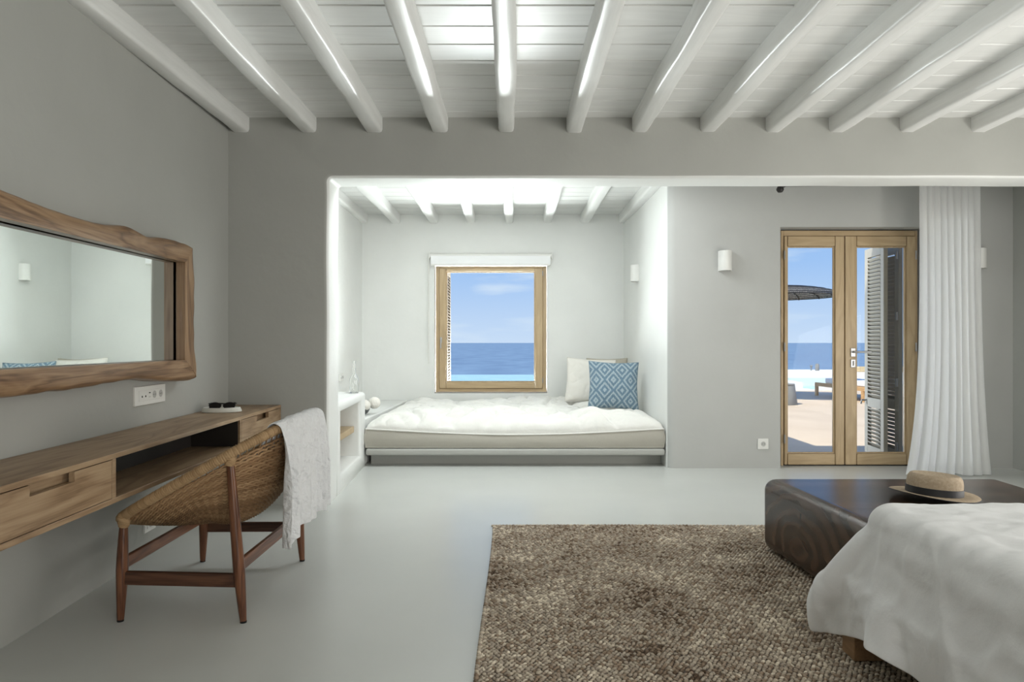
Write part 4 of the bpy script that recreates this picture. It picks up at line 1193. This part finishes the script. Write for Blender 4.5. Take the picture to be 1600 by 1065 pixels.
    for i in range(nu):
        u = i / (nu - 1)
        t = -.66 + 1.36 * u
        p = rim(t)
        out = Vector((1, 0, 0))
        fold = (1 - 2 * abs(math.sin(u * 17 + 1.2 * math.sin(u * 9)))) * .75 + .7 * nz3(u * 9, 2.2) + .55 * nz3(u * 26, 6.2)
        hang = .475 - .02 * u + .020 * nz3(u * 6, 5) + (.02 if u < .1 else 0)
        for j in range(nv):
            v = j / (nv - 1)
            s = -.16 + v * (.16 + hang + .04)       # arc length from the rim top: negative is inside
            R_ = .030
            if s < -.04:
                d_ = -s - .04; pos = Vector((-R_ - d_ * .45, 0, -d_ * .85 - .012))
            elif s < .045:
                an = PI / 2 - s / .042 * (PI / 2); pos = Vector((R_ * math.cos(an), 0, R_ * math.sin(an)))
            else:
                d_ = s - .045; pos = Vector((R_ + .018 * (1 - math.exp(-d_ * 8)), 0, -d_))
            amp = .005 + .030 * min(1, max(0, abs(s) - .02) / .25)
            px_ = p.x + pos.x + amp * (fold + .5) + .004 * nz3(u * 20, v * 9, 7)
            side = Vector((px_, p.y + .010 * math.sin(v * 4 + u * 9) * v + (u - .45) * .05 * v * (1 if s > 0 else 0), p.z + pos.z + .004 * nz3(u * 9, v * 9)))
            # keep the hanging part near one vertical curtain
            if s > .045:
                k_ = min(1, (s - .045) / .2)
                side.x = side.x * (1 - k_) + (-.955 + amp * (fold + .5) + .012 * math.sin(u * 3)) * k_ if True else side.x
                side.x = max(side.x, p.x + .024)
            G[i, j] = side
    me = grid_mesh('gauze_throw', G)
    o = link_mesh('gauze_throw', me, M['gauze'], None, True)
    so = o.modifiers.new('solid', 'SOLIDIFY'); so.thickness = .003
    sb = o.modifiers.new('sub', 'SUBSURF'); sb.levels = 1; sb.render_levels = 1
    tag(o, 'crinkled white gauze throw draped over the back of the rattan chair', 'throw')
chair()

# ================================================================== RUG
def rug():
    x0, x1, y0, y1 = -.118, 2.45, .7, 4.22
    root = thing('jute_rug', 'chunky braided brown jute rug under the block table and bed', 'rug', (1.1, 2.5, 0))
    bm = BM()
    n = 60; pl = []
    for i in range(n): pl.append((x0 + .006 * nz3(i * .3, 1) + .015, y0 + (y1 - y0 - .03) * i / n))
    pl += [(x0 + .015, y1 - .015), (x1 - .02, y1 - .02), (x1 - .02, y0)]
    prism_z(bm, pl, .001, .008); obj('backing', bm, M['jute_base'], root)
    # low-poly knot
    bmk = bmesh.new(); bmesh.ops.create_icosphere(bmk, subdivisions=1, radius=1)
    kv = np.array([v.co[:] for v in bmk.verts]); kf = np.array([[v.index for v in f.verts] for f in bmk.faces]); bmk.free()
    px, py = .0185, .0150
    nx = int((x1 - x0) / px); ny = int((y1 - y0) / py)
    I, J = np.meshgrid(np.arange(nx), np.arange(ny), indexing='ij'); I = I.ravel(); J = J.ravel()
    xx = x0 + .010 + I * px + (J % 2) * px * .5 + rng.normal(0, .0012, I.size)
    yy = y0 + .008 + J * py + rng.normal(0, .0010, I.size) + .006 * np.sin(xx * 3)
    # wavy left border as a hand-made rug
    xx = xx + .007 * np.sin(yy * 2.1) * np.clip(1 - (xx - x0) / .6, 0, 1)
    hid = (xx > 1.55) & (yy > 2.75) & (yy < 3.6)
    hid |= (yy < 1.6) & (xx > .6)
    keep = ~hid; xx = xx[keep]; yy = yy[keep]; I = I[keep]; J = J[keep]
    K = len(xx)
    ang = np.where((I % 2) == 0, .55, -.55) + rng.normal(0, .18, K)
    sa = .0108 * (1 + rng.normal(0, .08, K)); sb_ = .0072 * (1 + rng.normal(0, .08, K)); szz = .0075 * (1 + rng.normal(0, .15, K))
    Mx = np.zeros((K, 3, 4)); c, s = np.cos(ang), np.sin(ang)
    Mx[:, 0, 0] = c * sa; Mx[:, 0, 1] = -s * sb_; Mx[:, 1, 0] = s * sa; Mx[:, 1, 1] = c * sb_; Mx[:, 2, 2] = szz
    Mx[:, 2, 0] = rng.normal(0, .0022, K)
    Mx[:, 0, 3] = xx; Mx[:, 1, 3] = yy; Mx[:, 2, 3] = .0095 + rng.normal(0, .0012, K)
    # drop the loops under the far side of the table only after placement: nothing else to do
    V, F = multi_copy(kv, kf, Mx)
    link_mesh('jute_loops', mesh_np('jute_loops', V, F), M['jute'], root, True, kind='stuff')
    # braided edge
    ey = np.arange(1.5, y1, .021); ex = np.arange(x0, x1, .021)
    pos = [(x0 + .004 + .007 * math.sin(y * 2.1), y, PI / 2 + .5) for y in ey] + [(x, y1 - .004 + .006 * math.sin(x * 3) , .5) for x in ex]
    pos = np.array(pos); K = len(pos)
    ang = pos[:, 2]; Mx = np.zeros((K, 3, 4)); c, s = np.cos(ang), np.sin(ang); sa, sb_, szz = .0135, .0085, .009
    Mx[:, 0, 0] = c * sa; Mx[:, 0, 1] = -s * sb_; Mx[:, 1, 0] = s * sa; Mx[:, 1, 1] = c * sb_; Mx[:, 2, 2] = szz
    Mx[:, 0, 3] = pos[:, 0]; Mx[:, 1, 3] = pos[:, 1]; Mx[:, 2, 3] = .010
    V, F = multi_copy(kv, kf, Mx)
    link_mesh('braided_edge', mesh_np('braided_edge', V, F), M['jute'], root, True, kind='stuff')
rug()

# ================================================================== BLOCK TABLE, HAT
bm = BM()
prism_z(bm, [(1.455, 2.62), (2.60, 2.62), (2.655, 3.74), (1.362, 3.74)], .019, .404)
bmesh.ops.subdivide_edges(bm, edges=bm.edges[:], cuts=1)
o = obj('block_table', bm, M['block'], None, bevel=.062, seg=6)
tag(o, 'massive dark polished tree-trunk block table at the foot of the bed', 'table')

def hat():
    c = Vector((1.990, 3.22, .4075)); root = thing('straw_hat', 'straw boater hat with a black band on the dark block table', 'hat', tuple(c))
    T = Matrix.Translation(c + Vector((0, 0, .014))) @ Matrix.Rotation(.30, 4, 'Z') @ Matrix.Rotation(.075, 4, 'Y')
    def xf(bm): bmesh.ops.transform(bm, matrix=T, verts=bm.verts); return bm
    bm = BM()
    lathe(bm, [(.118, .001), (.150, .0), (.188, .006), (.194, .009), (.190, .012), (.150, .007), (.121, .008), (.121, .06), (.117, .082), (.108, .096), (.100, .100), (.088, .096), (.06, .090), (0, .088)], (0, 0, 0), 72, 1.0, .93)
    for v in bm.verts:
        r = math.hypot(v.co.x, v.co.y)
        if r > .13: v.co.z += .006 * math.cos(2 * math.atan2(v.co.y, v.co.x)) * (r - .12) / .07
    obj('body', xf(bm), M['straw'], root, smooth=True, angle=60)
    bm = BM(); lathe(bm, [(.1225, .009), (.1245, .010), (.1245, .040), (.1225, .041)], (0, 0, 0), 72, 1.0, .93); obj('hat_band', xf(bm), M['hat_band'], root, smooth=True, label='black ribbon band')
    bm = BM(); tube(bm, [(.194 * math.cos(a), .93 * .194 * math.sin(a), .008 + .006 * math.cos(2 * a)) for a in np.linspace(0, 2 * PI, 72, endpoint=False)], .0022, 6, closed=True); obj('brim_edge', xf(bm), M['hat_band'], root, smooth=True, label='black bound brim edge')
hat()

# ================================================================== BED
bed = thing('bed', 'low wooden bed frame with block leg under the white duvet', 'bed', (2.2, 1.4, 0))
bm = BM(); box(bm, 1.218, 1.252, .3, 2.50, .125, .255); obj('side_rail', bm, M['bedwood'], bed, bevel=.003)
bm = BM(); box(bm, 3.05, 3.085, .3, 2.50, .125, .255); obj('side_rail', bm, M['bedwood'], bed, bevel=.003)
bm = BM(); box(bm, 1.252, 3.05, 2.465, 2.50, .125, .255); obj('foot_rail', bm, M['bedwood'], bed, bevel=.003)
for x in (1.206, 2.97):
    for y in (2.405, .32):
        bm = BM(); box(bm, x, x + .13, y, y + .09, .017 if (y > 1.5 or x < 2) else 0, .125); obj('leg', bm, M['bedwood'], bed, bevel=.004)
bm = BM(); box(bm, 1.275, 3.03, .33, 2.44, .16, .545); obj('mattress', bm, M['duvet'], bed, bevel=.06, seg=4)

def duvet():
    h = .019
    xs = np.arange(1.275 - .325, 2.96, h); ys = np.arange(.55, 2.44 + .20, h)
    nx, ny = len(xs), len(ys)
    Xg, Yg = np.meshgrid(xs, ys, indexing='ij')
    P = np.stack([Xg, Yg, np.full_like(Xg, .64)], -1)
    for i in range(nx):
        for j in range(ny):
            P[i, j, 2] += .04 * nz3(xs[i] * 3, ys[j] * 3, 1) + .03 * nz3(xs[i] * 7, ys[j] * 7, 3)
            P[i, j, 0] += .012 * nz3(xs[i] * 4, ys[j] * 5, 11); P[i, j, 1] += .012 * nz3(xs[i] * 5, ys[j] * 4, 17)
    V = np.zeros_like(P)
    rest = h * 1.03
    lo = np.array([1.270, .2, -.5]); hi = np.array([3.2, 2.445, .556]); rad = .05
    c = (lo + hi) / 2; hf = (hi - lo) / 2 - rad
    # separate box for the rail
    def collide(P, off, box_c, box_h, r, Pp):
        q = P - box_c; a = np.abs(q) - box_h
        ac = np.maximum(a, 0); dist = np.linalg.norm(ac, axis=-1)
        inside = np.minimum(a.max(-1), 0)
        sd = dist + inside - r - off
        m = sd < 0
        if not m.any(): return P
        n_ = np.where(dist[..., None] > 1e-9, ac / np.maximum(dist, 1e-9)[..., None], 0) * np.sign(q)
        # deep points: push along largest axis
        deep = (dist <= 1e-9) & m
        if deep.any():
            k = a.argmax(-1); one = np.eye(3)[k] * np.sign(q)
            n_ = np.where(deep[..., None], one, n_)
        P = P - np.where(m[..., None], n_ * sd[..., None], 0)
        # friction
        mv = P - Pp; tn = mv - n_ * (mv * n_).sum(-1, keepdims=True)
        P = P - np.where(m[..., None], tn * .55, 0)
        return P
    def sets(di, dj):
        out = []
        if di == 0:
            for r0 in range(2 * dj):
                if (r0 // dj) % 2 == 0 or True:
                    pass
            for par in (0, 1):
                j0 = np.array([j for j in range(ny - dj) if (j // dj) % 2 == par])
                out.append(((slice(None), j0), (slice(None), j0 + dj)))
        else:
            for par in (0, 1):
                i0 = np.array([i for i in range(nx - di) if (i // di) % 2 == par])
                ja = np.arange(max(0, -dj), ny - max(0, dj))
                out.append((np.ix_(i0, ja), np.ix_(i0 + di, ja + dj)))
        return out
    dt = 1 / 60.
    cons = []
    for (di, dj, L_, k) in [(1, 1, rest * 2 ** .5, .5), (1, -1, rest * 2 ** .5, .5), (3, 0, 3 * rest, .3), (0, 3, 3 * rest, .3), (7, 0, 7 * rest, .2), (0, 7, 7 * rest, .2), (1, 0, rest, 1.0), (0, 1, rest, 1.0)]:
        for A, B in sets(di, dj): cons.append((A, B, L_, k))
    for it in range(170):
        Pp = P.copy()
        V[..., 2] -= 3.2 * dt
        V *= .97
        P = P + V * dt
        for s in range(7):
            for A, B, L_, k in cons:
                a = P[A]; b = P[B]; d = b - a
                ln = np.sqrt((d * d).sum(-1, keepdims=True)) + 1e-9
                cr_ = d * ((ln - L_) / ln * .5 * k)
                P[A] = a + cr_; P[B] = b - cr_
            P[-1, :, 2] = np.maximum(P[-1, :, 2], .56)
        P = collide(P, .008, c, hf, rad, Pp)
        P = collide(P, .006, np.array([2.2, 1.3, .16]), np.array([.985, 1.195, .13]), .006, Pp)
        P[..., 2] = np.maximum(P[..., 2], .024)
        V = (P - Pp) / dt
        sp = np.linalg.norm(V, axis=-1, keepdims=True); V *= np.minimum(1, 2.0 / np.maximum(sp, 1e-6))
    du = np.gradient(P, axis=0); dv = np.gradient(P, axis=1); Nn = np.cross(du, dv); Nn /= np.linalg.norm(Nn, axis=-1, keepdims=True)
    for i in range(nx):
        for j in range(ny):
            a_, b_ = xs[i], ys[j]
            r1 = abs(nz3(a_ * 3.0 + b_ * 1.5, b_ * 5.5 - a_ * 2, 4)); r2 = abs(nz3(a_ * 9 - b_ * 4, b_ * 6 + a_ * 5, 9))
            P[i, j] += Nn[i, j] * (.010 * max(0, 1 - r1 / .22) ** 2 + .005 * max(0, 1 - r2 / .25) ** 2 + .004 * nz3(a_ * 14, b_ * 14, 2))
    me = grid_mesh('duvet', P)
    o = link_mesh('duvet', me, M['duvet'], None, True)
    so = o.modifiers.new('solid', 'SOLIDIFY'); so.thickness = .006; so.offset = 1
    sb = o.modifiers.new('sub', 'SUBSURF'); sb.levels = 1; sb.render_levels = 2
    tag(o, 'white cotton duvet draped over the bed, its corner hanging down', 'duvet')
duvet()

# ================================================================== CURTAIN
cu = thing('sheer_curtain', 'long sheer white curtain gathered right of the glazed door', 'curtain', (3.8, 5.85, 0))
nu, nv = 240, 60
G = np.zeros((nu, nv, 3))
for i in range(nu):
    u = i / (nu - 1)
    for j in range(nv):
        v = j / (nv - 1)               # 0 top .. 1 bottom
        y_ = 5.86
        xt0, xt1 = X(1436, 5.86), X(1531, 5.86)
        fl = .30 * v + .70 * v ** 3.0
        xb0, xb1 = X(1420, 5.80), X(1552, 5.80)
        x0_ = xt0 + (xb0 - xt0) * (v ** 5 * 1.0) + .012 * math.sin(v * 5) * v; x1_ = xt1 + (xb1 - xt1) * fl
        uu = u + .014 * nz3(u * 5, v * 1.2, 2)
        x = x0_ + (x1_ - x0_) * uu
        amp = (.010 + .020 * v) * (.75 + .8 * nz3(u * 6, 3.3))
        ph = u * 2 * PI * 9 + 2.6 * nz3(u * 7, v * .9) * v
        y = y_ + amp * math.sin(ph) + .25 * amp * math.sin(ph * .37 + 1) - .03 * v ** 4
        x += .010 * math.cos(ph) * (.5 + v)
        z = 2.50 - (2.50 - .012) * v + .02 * (v ** 8) * nz3(u * 9, 4)
        G[i, j] = (x, y, max(z, .006))
o = link_mesh('panel', grid_mesh('panel', G), M['curtain'], cu, True)
sb = o.modifiers.new('sub', 'SUBSURF'); sb.levels = 1; sb.render_levels = 1
rod = thing('curtain_rod', 'black iron curtain rod end with ball finial just under the header', 'curtain rod', (3.3, 5.86, 2.5))
fx_ = X(1219, 5.86)
bm = BM(); tube(bm, [(fx_ + .01, 5.86, 2.468), (fx_ + .05, 5.86, 2.488), (4.3, 5.86, 2.505)], .010, 10); obj('rod', bm, M['iron'], rod, smooth=True)
bm = BM(); lathe(bm, [(0, -.030), (.018, -.026), (.030, -.010), (.031, .004), (.022, .022), (0, .031)], (fx_, 5.86, 2.456), 20); obj('finial', bm, M['iron'], rod, smooth=True)
bm = BM(); tube(bm, [(4.00, 5.86, 2.50), (3.95, DW, 2.50)], .009, 8); obj('bracket', bm, M['iron'], rod)
bm = BM(); tube(bm, [(3.80, 5.86, 2.50), (3.80, DW, 2.50)], .009, 8); obj('bracket', bm, M['iron'], rod)

# ================================================================== BOTTLE, BOWL, BALLS
bx0, by0 = -1.425, 6.16
prof = [(0, .004), (.030, 0), (.0395, .004), (.042, .012), (.042, .115), (.040, .130), (.028, .152), (.0165, .170), (.0135, .19), (.0128, .275), (.0155, .277), (.0155, .288), (.0125, .289)]
bm = BM(); inn = [(max(0, r - .0028), z) for r, z in prof[::-1][1:-2]] + [(.035, .012), (0, .013)]
lathe(bm, prof + inn, (bx0, by0, nzt), 32)
tag(obj('glass_bottle', bm, M['bottle'], None, smooth=True, angle=50), 'clear empty glass bottle standing on the plaster niche unit', 'bottle')
bc = (-1.49, 6.70, .431)
bm = BM(); lathe(bm, [(0, 0), (.045, 0), (.075, .02), (.092, .05), (.096, .078), (.092, .078), (.086, .05), (.07, .025), (.04, .008), (0, .008)], bc, 36)
tag(obj('glass_bowl', bm, M['smoke_glass'], None, smooth=True, angle=60), 'smoky grey bowl on the ledge beside the mattress', 'bowl')
def ball(label, c, r, seed):
    bm = bmesh.new(); bmesh.ops.create_icosphere(bm, subdivisions=4, radius=r)
    for v in bm.verts:
        n_ = v.co.normalized(); v.co = n_ * (r * (1 + .05 * noise.noise(n_ * 4 + Vector((seed, 0, 0))) + .035 * math.sin(14 * math.atan2(n_.y, n_.x) + 6 * n_.z)))
    bmesh.ops.transform(bm, matrix=Matrix.Translation(c), verts=bm.verts)
    tag(obj('decorative_ball', bm, M['cushion_white'], None, smooth=True, angle=180), label, 'ball', 'white decorative balls in the bowl')
ball('nearer white ribbed ball lying in the grey bowl', (bc[0] + .052, bc[1] - .03, .51 + .018), .054, 1)
ball('farther white ribbed ball at the right rim of the grey bowl', (bc[0] + .125, bc[1] + .07, .431 + .112), .058, 5)
